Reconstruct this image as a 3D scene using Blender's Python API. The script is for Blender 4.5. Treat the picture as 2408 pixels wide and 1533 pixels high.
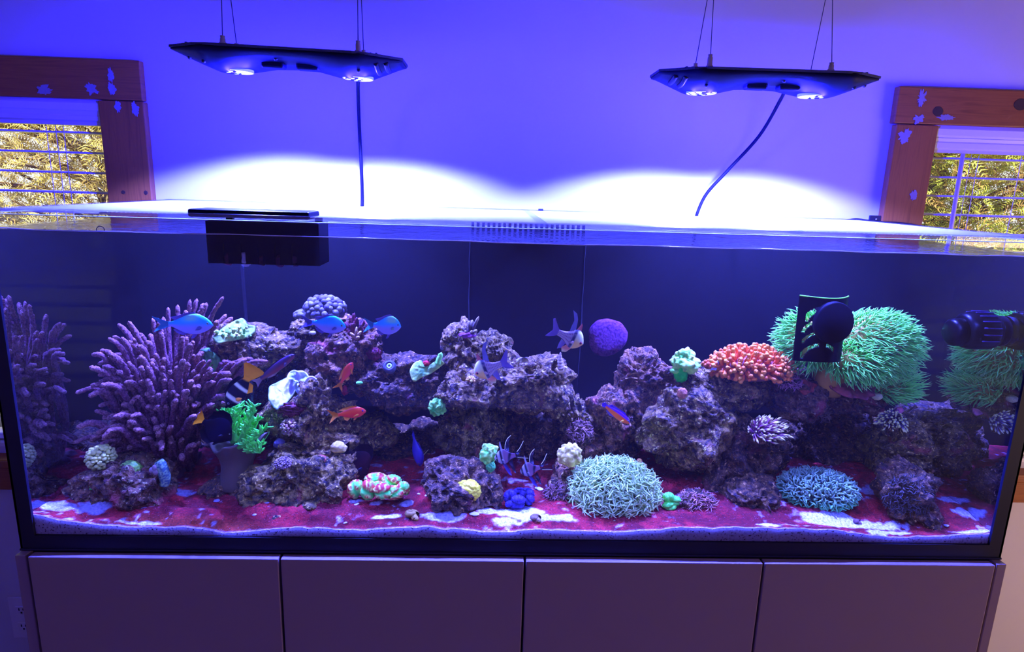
import bpy, bmesh, math
import numpy as np
from mathutils import Vector, Matrix

for _o in list(bpy.data.objects):
    bpy.data.objects.remove(_o)
SC = bpy.context.scene
COL = SC.collection
Z0 = 0.80                      # top of the cabinet = underside of the tank
rng = np.random.default_rng(7)

# ------------------------------------------------------------------ camera
FPX = 1494.98
PITCH, YAW, ROLL = 0.2186, 0.0376, 0.0307
CAM = np.array([-0.0765, -1.0657, Z0 + 0.6738])
_f = np.array([math.sin(YAW) * math.cos(PITCH), math.cos(YAW) * math.cos(PITCH), -math.sin(PITCH)])
_r = np.array([math.cos(YAW), -math.sin(YAW), 0.0])
_u = np.cross(_r, _f)
_c, _s = math.cos(ROLL), math.sin(ROLL)
_r, _u = _c * _r + _s * _u, -_s * _r + _c * _u
cam_data = bpy.data.cameras.new('camera')
cam = bpy.data.objects.new('camera', cam_data)
COL.objects.link(cam)
cam.matrix_world = Matrix(((_r[0], _u[0], -_f[0], CAM[0]), (_r[1], _u[1], -_f[1], CAM[1]),
                           (_r[2], _u[2], -_f[2], CAM[2]), (0, 0, 0, 1)))
cam_data.sensor_width = 36.0
cam_data.lens = FPX / 2408 * 36.0
cam_data.clip_start = 0.02
SC.camera = cam

# ------------------------------------------------------------------ world, sun, assumed room daylight, exposure
world = bpy.data.worlds.new('sky')
SC.world = world
world.use_nodes = True
world.node_tree.nodes['Background'].inputs[0].default_value = (0.95, 0.97, 1.0, 1)
world.node_tree.nodes['Background'].inputs[1].default_value = 1.5
def lamp(name, typ, loc, energy, color, rot=(0, 0, 0), **kw):
    d = bpy.data.lights.new(name, typ)
    d.energy = energy
    d.color = color
    for k, v in kw.items():
        setattr(d, k, v)
    o = bpy.data.objects.new(name, d)
    COL.objects.link(o)
    o.location = loc
    o.rotation_euler = rot
    return o
def aim(o, d):
    o.rotation_euler = Vector(d).to_track_quat('-Z', 'Y').to_euler()
sun = lamp('sun', 'SUN', (0, -3, 8), 14.0, (1.0, 0.90, 0.72), angle=0.01)
aim(sun, (-0.25, 0.55, -1.0))
# assumed warm daylight from the unseen right side: bare area light, no window built
assumed_day = lamp('assumed_daylight', 'AREA', (2.75, -0.45, 0.80), 28.0, (1.0, 0.66, 0.44), shape='RECTANGLE', size=1.0, size_y=1.0)
aim(assumed_day, (-1.0, 0.45, -0.10))
LAMP = np.array([0.069, 0.088, 1.0])     # colour of the aquarium LEDs
LAMP_W = 330.0
SPILL_W = 66.0
EFF = np.array([0.105, 0.105, 1.0])     # what reaches the animals, room light included
KS = 0.55
vs = SC.view_settings
vs.view_transform = 'Standard'
vs.look = 'None'
vs.gamma = 1.0
vs.exposure = 0.0
vs.use_curve_mapping = False
SC.cycles.max_bounces = 5
SC.cycles.diffuse_bounces = 3
SC.cycles.glossy_bounces = 3
SC.cycles.transparent_max_bounces = 12
SC.cycles.caustics_reflective = True
SC.cycles.caustics_refractive = False
SC.cycles.sample_clamp_indirect = 4.0
SC.cycles.use_denoising = True
SC.cycles.use_adaptive_sampling = True
SC.cycles.adaptive_threshold = 0.13
SC.cycles.adaptive_min_samples = 16

# ------------------------------------------------------------------ measuring helpers
def ray(px, py):
    d = (px - 1204) / FPX * _r - (py - 766.5) / FPX * _u + _f
    return d
def at(px, py, Y):
    "the point at depth Y seen at this place of the photograph"
    d = ray(px, py)
    return CAM + d * ((Y - CAM[1]) / d[1])
def atz(px, py, z):
    d = ray(px, py)
    return CAM + d * ((z - CAM[2]) / d[2])
def ppm(Y, z=0.3):
    "pixels per metre around depth Y"
    return FPX / float((np.array([0, Y, Z0 + z]) - CAM) @ _f)
def lin(c):
    c = np.asarray(c, float) / 255.0
    return np.where(c <= 0.04045, c / 12.92, ((c + 0.055) / 1.055) ** 2.4)
def seen(r, g, b, k=11.0):
    "albedo that gives this display colour under the aquarium LEDs at strength k"
    a = lin((r, g, b)) / (EFF * k * KS)
    a = a * min(1.0, 0.93 / a.max()) ** 0.5   # keep most of the hue when the strongest channel is at its limit
    return tuple(np.clip(a, 0.0015, 0.93))

# ------------------------------------------------------------------ mesh helpers
ORG = {}
def tag(o, label=None, cat=None, group=None, kind=None):
    if label: o['label'] = label
    if cat: o['category'] = cat
    if group: o['group'] = group
    if kind: o['kind'] = kind
    return o
def thing(name, label, cat, loc, group=None):
    o = bpy.data.objects.new(name, None)
    o.empty_display_size = 0.02
    COL.objects.link(o)
    o.location = tuple(map(float, loc))
    ORG[o] = np.array(loc, float)
    return tag(o, label, cat, group)
def mk(name, V, F, mat, parent=None, smooth=True, col=None, org=None):
    V = np.asarray(V, float).reshape(-1, 3)
    if parent is not None:
        og = ORG[parent]
    elif org is not None:
        og = np.asarray(org, float)
    else:
        og = np.array([(V[:, 0].min() + V[:, 0].max()) / 2, (V[:, 1].min() + V[:, 1].max()) / 2, V[:, 2].min()])
    me = bpy.data.meshes.new(name)
    L = (V - og).astype(np.float32)
    if isinstance(F, np.ndarray):
        n, m = F.shape
        me.vertices.add(len(L)); me.vertices.foreach_set('co', L.ravel())
        me.loops.add(n * m); me.loops.foreach_set('vertex_index', F.astype(np.int32).ravel())
        me.polygons.add(n)
        me.polygons.foreach_set('loop_start', np.arange(0, n * m, m, dtype=np.int32))
        me.update(calc_edges=True)
        me.validate()
    else:
        me.from_pydata(L.tolist(), [], [list(map(int, f)) for f in F])
        me.validate()
    if smooth:
        me.polygons.foreach_set('use_smooth', np.ones(len(me.polygons), bool))
    if col is not None:
        a = me.color_attributes.new('Col', 'FLOAT_COLOR', 'POINT')
        c = np.ones((len(me.vertices), 4), np.float32)
        c[:, :3] = col
        a.data.foreach_set('color', c.ravel())
    if mat is not None:
        me.materials.append(mat)
    o = bpy.data.objects.new(name, me)
    COL.objects.link(o)
    if parent is not None:
        o.parent = parent
        ORG[o] = ORG[parent]
    else:
        o.location = tuple(og)
        ORG[o] = og
    return o
def join(parts):
    "several (V, F) lists into one"
    Vs, Fs, n = [], [], 0
    for V, F in parts:
        V = np.asarray(V, float)
        Vs.append(V)
        Fs += [[int(i) + n for i in f] for f in F]
        n += len(V)
    return np.concatenate(Vs), Fs
def joina(parts):
    Vs, Fs, n = [], [], 0
    for V, F in parts:
        Vs.append(V); Fs.append(np.asarray(F) + n); n += len(V)
    return np.concatenate(Vs), np.concatenate(Fs)
def box(x0, x1, y0, y1, z0, z1):
    V = [(x0, y0, z0), (x1, y0, z0), (x1, y1, z0), (x0, y1, z0), (x0, y0, z1), (x1, y0, z1), (x1, y1, z1), (x0, y1, z1)]
    F = [(0, 3, 2, 1), (4, 5, 6, 7), (0, 1, 5, 4), (1, 2, 6, 5), (2, 3, 7, 6), (3, 0, 4, 7)]
    return np.array(V, float), F
def bevel(o, w, seg=2):
    m = o.modifiers.new('bevel', 'BEVEL')
    m.width = w
    m.segments = seg
    m.limit_method = 'ANGLE'
    return o
def bx(name, x0, x1, y0, y1, z0, z1, mat, parent=None, bev=0.0, **kw):
    V, F = box(x0, x1, y0, y1, z0, z1)
    o = mk(name, V, F, mat, parent, smooth=False, **kw)
    if bev:
        bevel(o, bev)
    return o
def tubes(P, R, seg=8):
    "P (N,K,3) paths, R (N,K) radii -> verts, quads"
    P = np.asarray(P, float); R = np.asarray(R, float)
    N, K, _ = P.shape
    T = np.gradient(P, axis=1)
    T /= np.linalg.norm(T, axis=2, keepdims=True) + 1e-12
    mt = np.abs(T.mean(axis=1))
    ref = np.eye(3)[np.argmin(mt, axis=1)][:, None, :]
    A = np.cross(T, ref); A /= np.linalg.norm(A, axis=2, keepdims=True) + 1e-12
    B = np.cross(T, A)
    a = np.linspace(0, 2 * np.pi, seg, endpoint=False)
    V = P[:, :, None, :] + R[:, :, None, None] * (A[:, :, None, :] * np.cos(a)[None, None, :, None] + B[:, :, None, :] * np.sin(a)[None, None, :, None])
    i = np.arange(K - 1)[:, None] * seg; j = np.arange(seg)[None, :]; jn = (j + 1) % seg
    q = np.stack([i + j, i + jn, i + seg + jn, i + seg + j], -1).reshape(-1, 4)
    F = (q[None] + (np.arange(N) * K * seg)[:, None, None]).reshape(-1, 4)
    return V.reshape(-1, 3), F
def smooth_path(pts, K):
    pts = np.asarray(pts, float)
    n = len(pts)
    if n == 2:
        return pts[0] + (pts[1] - pts[0]) * np.linspace(0, 1, K)[:, None]
    t = np.linspace(0, n - 1, K)
    ext = np.vstack([2 * pts[0] - pts[1], pts, 2 * pts[-1] - pts[-2]])
    i = np.minimum(t.astype(int), n - 2)
    u = (t - i)[:, None]
    p0, p1, p2, p3 = ext[i], ext[i + 1], ext[i + 2], ext[i + 3]
    return 0.5 * ((2 * p1) + (-p0 + p2) * u + (2 * p0 - 5 * p1 + 4 * p2 - p3) * u ** 2 + (-p0 + 3 * p1 - 3 * p2 + p3) * u ** 3)
def tube(pts, r, K=None, seg=8, cap=True):
    K = K or max(6, 6 * (len(pts) - 1))
    P = smooth_path(pts, K)
    r = np.asarray(r, float)
    R = np.interp(np.linspace(0, 1, K), np.linspace(0, 1, r.size), r.ravel()) if r.size > 1 else np.full(K, float(r))
    if cap:
        P = np.vstack([P[:1], P, P[-1:]]); R = np.concatenate([[1e-5], R, [1e-5]])
        P[0] = P[1] - (P[2] - P[1]) * 1e-3; P[-1] = P[-2] + (P[-2] - P[-3]) * 1e-3
    return tubes(P[None], R[None], seg)
_ICO = {}
def ico(sub):
    if sub not in _ICO:
        bm = bmesh.new()
        bmesh.ops.create_icosphere(bm, subdivisions=sub, radius=1.0)
        _ICO[sub] = (np.array([v.co[:] for v in bm.verts]), np.array([[v.index for v in f.verts] for f in bm.faces]))
        bm.free()
    return _ICO[sub]
def blobs(C, R, sub=2, squash=None):
    "many balls in one mesh; R (N,) or (N,3)"
    v, f = ico(sub)
    C = np.asarray(C, float); R = np.asarray(R, float)
    if R.ndim == 1:
        R = np.repeat(R[:, None], 3, 1)
    V = C[:, None, :] + v[None] * R[:, None, :]
    F = f[None] + (np.arange(len(C)) * len(v))[:, None, None]
    return V.reshape(-1, 3), F.reshape(-1, 3)
def lathe(prof, c, axis='z', seg=32):
    "prof: (r, h) pairs around a centre"
    prof = np.asarray(prof, float)
    a = np.linspace(0, 2 * np.pi, seg, endpoint=False)
    K = len(prof)
    x = prof[:, 0][:, None] * np.cos(a); y = prof[:, 0][:, None] * np.sin(a); z = np.repeat(prof[:, 1][:, None], seg, 1)
    V = np.stack([x, y, z], -1).reshape(-1, 3)
    if axis == 'y':
        V = V[:, [0, 2, 1]] * np.array([1, 1, 1])
    elif axis == 'x':
        V = V[:, [2, 0, 1]]
    i = np.arange(K - 1)[:, None] * seg; j = np.arange(seg)[None]; jn = (j + 1) % seg
    F = np.stack([i + j, i + jn, i + seg + jn, i + seg + j], -1).reshape(-1, 4)
    return V + np.asarray(c, float), F
def prism(poly, y0, y1):
    "polygon of (x, z) pairs given depth from y0 to y1"
    n = len(poly)
    V = [(x, y0, z) for x, z in poly] + [(x, y1, z) for x, z in poly]
    F = [list(range(n)), list(range(2 * n - 1, n - 1, -1))] + [[i, i + n, (i + 1) % n + n, (i + 1) % n] for i in range(n)]
    return np.array(V, float), F
def fib(n, zmin=-1.0):
    "n directions spread evenly over a sphere above zmin"
    i = np.arange(n) + 0.5
    z = 1 - i / n * (1 - zmin)
    a = i * 2.399963
    r = np.sqrt(np.maximum(0, 1 - z * z))
    return np.stack([r * np.cos(a), r * np.sin(a), z], -1)

# ------------------------------------------------------------------ lattice noise
def _h(ix, iy, iz, seed):
    with np.errstate(over='ignore'):
        n = (ix.astype(np.uint32) * np.uint32(374761393) + iy.astype(np.uint32) * np.uint32(668265263)
             + iz.astype(np.uint32) * np.uint32(2246822519) + np.uint32((seed * 3266489917) & 0xffffffff))
        n = (n ^ (n >> np.uint32(13))) * np.uint32(1274126177)
        n = (n ^ (n >> np.uint32(16))) * np.uint32(2654435769)
        n = n ^ (n >> np.uint32(15))
    return n.astype(np.float64) / 4294967295.0
def vn(P, seed=0):
    I = np.floor(P).astype(np.int64); f = P - I; u = f * f * f * (f * (f * 6 - 15) + 10)
    out = 0
    for dx in (0, 1):
        wx = u[:, 0] if dx else 1 - u[:, 0]
        for dy in (0, 1):
            wy = u[:, 1] if dy else 1 - u[:, 1]
            for dz in (0, 1):
                wz = u[:, 2] if dz else 1 - u[:, 2]
                out = out + wx * wy * wz * _h(I[:, 0] + dx, I[:, 1] + dy, I[:, 2] + dz, seed)
    return out * 2 - 1
def fbm(P, octv=3, seed=0, gain=0.5):
    s, a, t = 0, 1.0, 0
    for o in range(octv):
        s = s + a * vn(P * 2.03 ** o + 17.3 * o, seed + o); t += a; a *= gain
    return s / t
def worley(P, seed=0):
    I = np.floor(P).astype(np.int64); f = P - I
    best = np.full(len(P), 9.0)
    for dx in (-1, 0, 1):
        for dy in (-1, 0, 1):
            for dz in (-1, 0, 1):
                c = I + np.array([dx, dy, dz])
                q = np.stack([_h(c[:, 0], c[:, 1], c[:, 2], seed + k) for k in (1, 2, 3)], -1) + np.array([dx, dy, dz]) - f
                best = np.minimum(best, (q * q).sum(1))
    return np.sqrt(best)
def sstep(a, b, x):
    t = np.clip((x - a) / (b - a), 0, 1)
    return t * t * (3 - 2 * t)

# ------------------------------------------------------------------ materials
def newmat(name):
    m = bpy.data.materials.new(name)
    m.use_nodes = True
    nt = m.node_tree
    return m, nt, nt.nodes['Principled BSDF']
def setp(b, **kw):
    for k, v in kw.items():
        b.inputs[k].default_value = v
def c4(c):
    return (float(c[0]), float(c[1]), float(c[2]), 1.0)
def mat(name, c, rough=0.6, spec=0.3, metal=0.0, bump=None, sub=0.0, coords='Object'):
    "plain colour; bump = (scale, strength, distance)"
    m, nt, b = newmat(name)
    setp(b, **{'Base Color': c4(c), 'Roughness': rough, 'Specular IOR Level': spec, 'Metallic': metal})
    if bump:
        tc = nt.nodes.new('ShaderNodeTexCoord'); n = nt.nodes.new('ShaderNodeTexNoise'); bp = nt.nodes.new('ShaderNodeBump')
        n.inputs['Scale'].default_value = bump[0]; n.inputs['Detail'].default_value = 4
        bp.inputs['Strength'].default_value = bump[1]; bp.inputs['Distance'].default_value = bump[2]
        nt.links.new(tc.outputs[coords], n.inputs['Vector']); nt.links.new(n.outputs['Fac'], bp.inputs['Height'])
        nt.links.new(bp.outputs['Normal'], b.inputs['Normal'])
    return m
def ramp_mat(name, stops, scale=20.0, detail=5.0, rough=0.7, spec=0.3, kind='noise', bump=None, stretch=(1, 1, 1), distort=0.0, attr=False):
    "noise through a colour ramp; stops = [(pos, colour)]"
    m, nt, b = newmat(name)
    setp(b, Roughness=rough, **{'Specular IOR Level': spec})
    tc = nt.nodes.new('ShaderNodeTexCoord'); mp = nt.nodes.new('ShaderNodeMapping')
    mp.inputs['Scale'].default_value = stretch
    nt.links.new(tc.outputs['Object'], mp.inputs['Vector'])
    if kind == 'noise':
        t = nt.nodes.new('ShaderNodeTexNoise'); t.inputs['Detail'].default_value = detail; t.inputs['Distortion'].default_value = distort
        out = t.outputs['Fac']
    else:
        t = nt.nodes.new('ShaderNodeTexVoronoi'); out = t.outputs['Distance']
    t.inputs['Scale'].default_value = scale
    nt.links.new(mp.outputs['Vector'], t.inputs['Vector'])
    r = nt.nodes.new('ShaderNodeValToRGB')
    el = r.color_ramp.elements
    while len(el) < len(stops):
        el.new(0.5)
    for e, (p, c) in zip(el, stops):
        e.position = p; e.color = c4(c)
    nt.links.new(out, r.inputs['Fac'])
    nt.links.new(r.outputs['Color'], b.inputs['Base Color'])
    if bump:
        bp = nt.nodes.new('ShaderNodeBump'); bp.inputs['Strength'].default_value = bump[0]; bp.inputs['Distance'].default_value = bump[1]
        nt.links.new(out, bp.inputs['Height']); nt.links.new(bp.outputs['Normal'], b.inputs['Normal'])
    return m
def attr_mat(name, rough=0.5, spec=0.4, bump=None, grain=None, flecks=None):
    "colour from the mesh's own colour attribute, with a little procedural grain"
    m, nt, b = newmat(name)
    setp(b, Roughness=rough, **{'Specular IOR Level': spec})
    at_ = nt.nodes.new('ShaderNodeAttribute'); at_.attribute_name = 'Col'
    out = at_.outputs['Color']
    tc = nt.nodes.new('ShaderNodeTexCoord')
    if grain:
        n = nt.nodes.new('ShaderNodeTexNoise'); n.inputs['Scale'].default_value = grain[0]; n.inputs['Detail'].default_value = 4
        nt.links.new(tc.outputs['Object'], n.inputs['Vector'])
        r = nt.nodes.new('ShaderNodeMapRange'); r.inputs[1].default_value = 0.3; r.inputs[2].default_value = 0.7
        r.inputs[3].default_value = 1 - grain[1]; r.inputs[4].default_value = 1 + grain[1]
        nt.links.new(n.outputs['Fac'], r.inputs[0])
        mx = nt.nodes.new('ShaderNodeMix'); mx.data_type = 'RGBA'; mx.blend_type = 'MULTIPLY'; mx.inputs[0].default_value = 1.0
        nt.links.new(out, mx.inputs[6]); nt.links.new(r.outputs[0], mx.inputs[7])
        out = mx.outputs[2]
    if flecks:
        n3 = nt.nodes.new('ShaderNodeTexNoise'); n3.inputs['Scale'].default_value = flecks[0]; n3.inputs['Detail'].default_value = 2
        nt.links.new(tc.outputs['Object'], n3.inputs['Vector'])
        r3 = nt.nodes.new('ShaderNodeMapRange'); r3.inputs[1].default_value = flecks[1]; r3.inputs[2].default_value = flecks[1] + 0.05
        nt.links.new(n3.outputs['Fac'], r3.inputs[0])
        m3 = nt.nodes.new('ShaderNodeMix'); m3.data_type = 'RGBA'; m3.inputs[7].default_value = c4(flecks[2])
        nt.links.new(r3.outputs[0], m3.inputs[0]); nt.links.new(out, m3.inputs[6])
        out = m3.outputs[2]
    nt.links.new(out, b.inputs['Base Color'])
    if bump:
        n2 = nt.nodes.new('ShaderNodeTexNoise'); n2.inputs['Scale'].default_value = bump[0]; n2.inputs['Detail'].default_value = 5
        nt.links.new(tc.outputs['Object'], n2.inputs['Vector'])
        bp = nt.nodes.new('ShaderNodeBump'); bp.inputs['Strength'].default_value = bump[1]; bp.inputs['Distance'].default_value = bump[2]
        nt.links.new(n2.outputs['Fac'], bp.inputs['Height']); nt.links.new(bp.outputs['Normal'], b.inputs['Normal'])
    return m
def see_through(name, tint=(1, 1, 1), refl=0.04, fresnel=None, rough=0.0, gtint=(1, 1, 1), bump=None):
    "clear sheet: passes light straight, mirrors a share of it"
    m = bpy.data.materials.new(name)
    m.use_nodes = True
    nt = m.node_tree
    nt.nodes.clear()
    o = nt.nodes.new('ShaderNodeOutputMaterial'); t = nt.nodes.new('ShaderNodeBsdfTransparent'); g = nt.nodes.new('ShaderNodeBsdfGlossy')
    t.inputs[0].default_value = c4(tint); g.inputs['Color'].default_value = c4(gtint); g.inputs['Roughness'].default_value = rough
    mx = nt.nodes.new('ShaderNodeMixShader')
    if fresnel:
        fr = nt.nodes.new('ShaderNodeFresnel'); fr.inputs[0].default_value = fresnel
        nt.links.new(fr.outputs[0], mx.inputs[0])
    else:
        mx.inputs[0].default_value = refl
    if bump:
        tc = nt.nodes.new('ShaderNodeTexCoord'); n = nt.nodes.new('ShaderNodeTexNoise'); bp = nt.nodes.new('ShaderNodeBump')
        n.inputs['Scale'].default_value = bump[0]; n.inputs['Detail'].default_value = 3
        bp.inputs['Strength'].default_value = bump[1]; bp.inputs['Distance'].default_value = bump[2]
        nt.links.new(tc.outputs['Object'], n.inputs['Vector']); nt.links.new(n.outputs['Fac'], bp.inputs['Height'])
        nt.links.new(bp.outputs['Normal'], g.inputs['Normal'])
        if fresnel:
            nt.links.new(bp.outputs['Normal'], fr.inputs['Normal'])
    nt.links.new(t.outputs[0], mx.inputs[1]); nt.links.new(g.outputs[0], mx.inputs[2]); nt.links.new(mx.outputs[0], o.inputs[0])
    return m
def emit(name, c, s):
    m = bpy.data.materials.new(name)
    m.use_nodes = True
    nt = m.node_tree
    b = nt.nodes['Principled BSDF']
    b.inputs['Base Color'].default_value = (0.8, 0.8, 0.8, 1)
    b.inputs['Emission Color'].default_value = c4(c)
    b.inputs['Emission Strength'].default_value = s
    return m
M_WALL = ramp_mat('wall_paint', [(0.3, (0.55, 0.515, 0.53)), (0.7, (0.58, 0.545, 0.56))], scale=3, rough=0.75, spec=0.2)
M_BLACK = mat('black_plastic', (0.012, 0.011, 0.02), 0.35, 0.4)
M_SILICONE = mat('black_silicone', (0.010, 0.010, 0.024), 0.45, 0.3)
M_WHITE = mat('white_vinyl', (0.72, 0.70, 0.68), 0.45, 0.4)
M_DOOR = mat('cabinet_lacquer', (0.30, 0.215, 0.215), 0.40, 0.35)
M_WIRE = mat('steel_wire', (0.05, 0.05, 0.07), 0.4, 0.5, 0.6)
M_BRASS = mat('nickel_gripper', (0.45, 0.38, 0.33), 0.35, 0.5, 0.7)
M_GLASS = see_through('aquarium_glass', (0.97, 0.985, 0.98), 0.025)
M_EDGE = mat('glass_edge', (0.55, 0.70, 0.72), 0.15, 0.6)

# ================================================================== the room
WY = 0.66                       # face of the back wall
XL, XR, YB, ZC = -2.3, 3.0, -3.0, 2.45
def struct(o, label=None):
    o['kind'] = 'structure'
    if label: o['label'] = label
    return o
# window openings measured on the wall
wl_x1 = at(262, 400, WY)[0]; wl_z1 = at(240, 232, WY)[2]
wr_x0 = at(2166, 450, WY)[0]; wr_z1 = at(2250, 293, WY)[2]
wl_x0, wr_x1 = wl_x1 - 0.80, wr_x0 + 0.80
wz0l = at(0, 1040, WY)[2]; wz0r = at(2400, 1095, WY)[2]
wz0 = (wz0l + wz0r) / 2
def wall_pieces():
    t = 0.14
    ps = [box(XL, wl_x0, WY, WY + t, 0, ZC), box(wl_x1, wr_x0, WY, WY + t, 0, ZC), box(wr_x1, XR, WY, WY + t, 0, ZC),
          box(wl_x0, wl_x1, WY, WY + t, 0, wz0), box(wl_x0, wl_x1, WY, WY + t, wl_z1, ZC),
          box(wr_x0, wr_x1, WY, WY + t, 0, wz0), box(wr_x0, wr_x1, WY, WY + t, wr_z1, ZC)]
    return join(ps)
V, F = wall_pieces()
struct(mk('wall_back', V, F, M_WALL, smooth=False, org=(0, WY, 0)))
struct(bx('wall_left', XL - 0.1, XL, YB, WY + 0.14, 0, ZC, M_WALL))
struct(bx('wall_right', XR, XR + 0.1, YB, WY + 0.14, 0, ZC, M_WALL))
struct(bx('wall_front', XL, XR, YB - 0.1, YB, 0, ZC, M_WALL))
struct(bx('ceiling', XL - 0.1, XR + 0.1, YB - 0.1, WY + 0.14, ZC, ZC + 0.1, M_WALL))
M_FLOOR = ramp_mat('oak_floor', [(0.35, (0.16, 0.08, 0.04)), (0.65, (0.28, 0.16, 0.08))], scale=4, stretch=(1, 12, 1), rough=0.4)
struct(bx('floor', XL - 0.1, XR + 0.1, YB - 0.1, WY + 0.14, -0.1, 0, M_FLOOR))

# ------------------------------------------------------------------ windows with timber casing and blinds
M_PINE = ramp_mat('pine_casing', [(0.30, (0.215, 0.058, 0.0100)), (0.5, (0.290, 0.088, 0.0145)), (0.72, (0.190, 0.050, 0.0090))], scale=5.0, detail=6,
                  stretch=(1.5, 1.5, 18), rough=0.5, spec=0.35, distort=1.2)
M_PINEH = ramp_mat('pine_casing_level', [(0.30, (0.215, 0.058, 0.0100)), (0.5, (0.290, 0.088, 0.0145)), (0.72, (0.190, 0.050, 0.0090))], scale=5.0, detail=6,
                   stretch=(1.2, 1.5, 22), rough=0.5, spec=0.35, distort=1.0)
M_PINEV = ramp_mat('pine_casing_upright', [(0.30, (0.215, 0.058, 0.0100)), (0.5, (0.290, 0.088, 0.0145)), (0.72, (0.190, 0.050, 0.0090))], scale=5.0, detail=6,
                   stretch=(22, 1.5, 1.2), rough=0.5, spec=0.35, distort=1.0)
M_KNOT = mat('pine_knot', (0.045, 0.018, 0.010), 0.6)
M_FILL = mat('filler_smear', (0.26, 0.21, 0.20), 0.8, 0.1, bump=(90, 0.6, 0.002))
M_PANE = see_through('window_glass', (0.97, 0.98, 0.97), 0.05)
M_BLIND = mat('blind_white', (0.70, 0.68, 0.66), 0.45, 0.35)
M_CORD = mat('blind_cord', (0.75, 0.72, 0.68), 0.8)
def smear(px, py, wpx, hpx, parent, seed, m=M_FILL, y=None):
    "a thin ragged patch on the face of the casing"
    y = (WY - 0.022) if y is None else y
    c = at(px, py, y); s = (y - CAM[1]) / FPX
    a = np.linspace(0, 2 * np.pi, 56, endpoint=False)
    ca = np.stack([np.cos(a), np.sin(a), np.full(56, seed * 3.1)], -1)
    r = 1 + (0.40 * vn(ca * np.array([1.9, 1.9, 1]), seed) + 0.35 * vn(ca * np.array([6, 6, 1]), seed + 1) if m is M_FILL else 0.10 * vn(ca, seed))
    poly = [(c[0] + wpx / 2 * s * k * math.cos(t), c[2] + hpx / 2 * s * k * math.sin(t)) for t, k in zip(a, r)]
    V, F = prism(poly, y - 0.0009, y + 0.001)
    return mk('filler_patch' if m is M_FILL else 'knot', V, F, m, parent, smooth=False)
def window(n, x0, x1, z1, side, inner_px, head_top_px, head_end_px, outer_px, label):
    cx = (x0 + x1) / 2
    w = thing('window_%d' % n, label, None, (cx, WY, wz0))
    w['kind'] = 'structure'
    fy = WY - 0.022
    zt = at(*head_top_px, fy)[2]
    xo = at(*outer_px, fy)[0]
    xh = at(*head_end_px, fy)[0]
    if side < 0:
        hd = bx('head_casing', x0 - 0.11, xh, fy, WY, z1 - 0.004, zt, M_PINEH, w, 0.003)
        sd = bx('side_casing', x1 - 0.004, xo, fy, WY, wz0 - 0.02, z1 - 0.006, M_PINEV, w, 0.003)
        bx('side_casing', x0 - 0.11, x0 + 0.004, fy, WY, wz0 - 0.02, z1 - 0.006, M_PINEV, w, 0.003)
    else:
        hd = bx('head_casing', xh, x1 + 0.11, fy, WY, z1 - 0.004, zt, M_PINEH, w, 0.003)
        sd = bx('side_casing', xo, x0 + 0.004, fy, WY, wz0 - 0.02, z1 - 0.006, M_PINEV, w, 0.003)
        bx('side_casing', x1 - 0.004, x1 + 0.11, fy, WY, wz0 - 0.02, z1 - 0.006, M_PINEV, w, 0.003)
    bx('sill', min(xo, x0) - 0.115 * (side < 0), max(xo, x1) + 0.115 * (side > 0), WY - 0.05, WY + 0.02, wz0 - 0.045, wz0 - 0.02, M_PINEH, w, 0.004)
    bx('apron', min(xo, x0) - 0.1 * (side < 0), max(xo, x1) + 0.1 * (side > 0), WY - 0.018, WY, wz0 - 0.125, wz0 - 0.045, M_PINEH, w, 0.003)
    # white jamb lining and sash
    for nm, b_ in (('jamb', (x0, x0 + 0.012, WY, WY + 0.14, wz0, z1)), ('jamb', (x1 - 0.012, x1, WY, WY + 0.14, wz0, z1)),
                   ('head_jamb', (x0, x1, WY, WY + 0.14, z1 - 0.012, z1)), ('sill_jamb', (x0, x1, WY, WY + 0.14, wz0, wz0 + 0.012))):
        bx(nm, *b_, M_WHITE, w)
    for nm, b_ in (('sash_stile', (x0 + 0.012, x0 + 0.05, WY + 0.09, WY + 0.125, wz0, z1)), ('sash_stile', (x1 - 0.05, x1 - 0.012, WY + 0.09, WY + 0.125, wz0, z1)),
                   ('sash_rail', (x0 + 0.05, x1 - 0.05, WY + 0.09, WY + 0.125, z1 - 0.06, z1 - 0.012)), ('sash_rail', (x0 + 0.05, x1 - 0.05, WY + 0.09, WY + 0.125, wz0 + 0.012, wz0 + 0.06))):
        bx(nm, *b_, M_WHITE, w, 0.003)
    bx('pane', x0 + 0.05, x1 - 0.05, WY + 0.105, WY + 0.109, wz0 + 0.06, z1 - 0.06, M_PANE, w)
    return w, hd, sd
w1, hd1, sd1 = window(1, wl_x0, wl_x1, wl_z1, -1, None, (200, 137), (331, 185), (352, 400), 'left window in a pine casing, half hidden by the tank')
w2, hd2, sd2 = window(2, wr_x0, wr_x1, wr_z1, 1, None, (2250, 207), (2108, 250), (2092, 400), 'right window in an orange pine casing by the green tree')
for k, (px, py, a, b) in enumerate([(103, 210, 26, 18), (216, 210, 24, 22), (260, 178, 11, 24), (264, 210, 18, 26)]):
    smear(px, py, a, b, hd1, k + 1)
for k, (px, py, a, b) in enumerate([(276, 250, 12, 22), (317, 256, 14, 26)]):
    smear(px, py, a, b, sd1, k + 11)
for k, (px, py, a, b) in enumerate([(2167, 230, 24, 32), (2160, 280, 24, 20), (2224, 277, 34, 12)]):
    smear(px, py, a, b, hd2, k + 21)
for k, (px, py, a, b) in enumerate([(2127, 320, 26, 24), (2149, 460, 14, 24)]):
    smear(px, py, a, b, sd2, k + 31)
for k, (px, py, a, b, p) in enumerate([(2206, 262, 24, 21, hd2), (2400, 246, 30, 26, hd2), (290, 452, 9, 8, sd1), (343, 453, 9, 9, sd1)]):
    smear(px, py, a, b, p, k + 41, M_KNOT)

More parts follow.
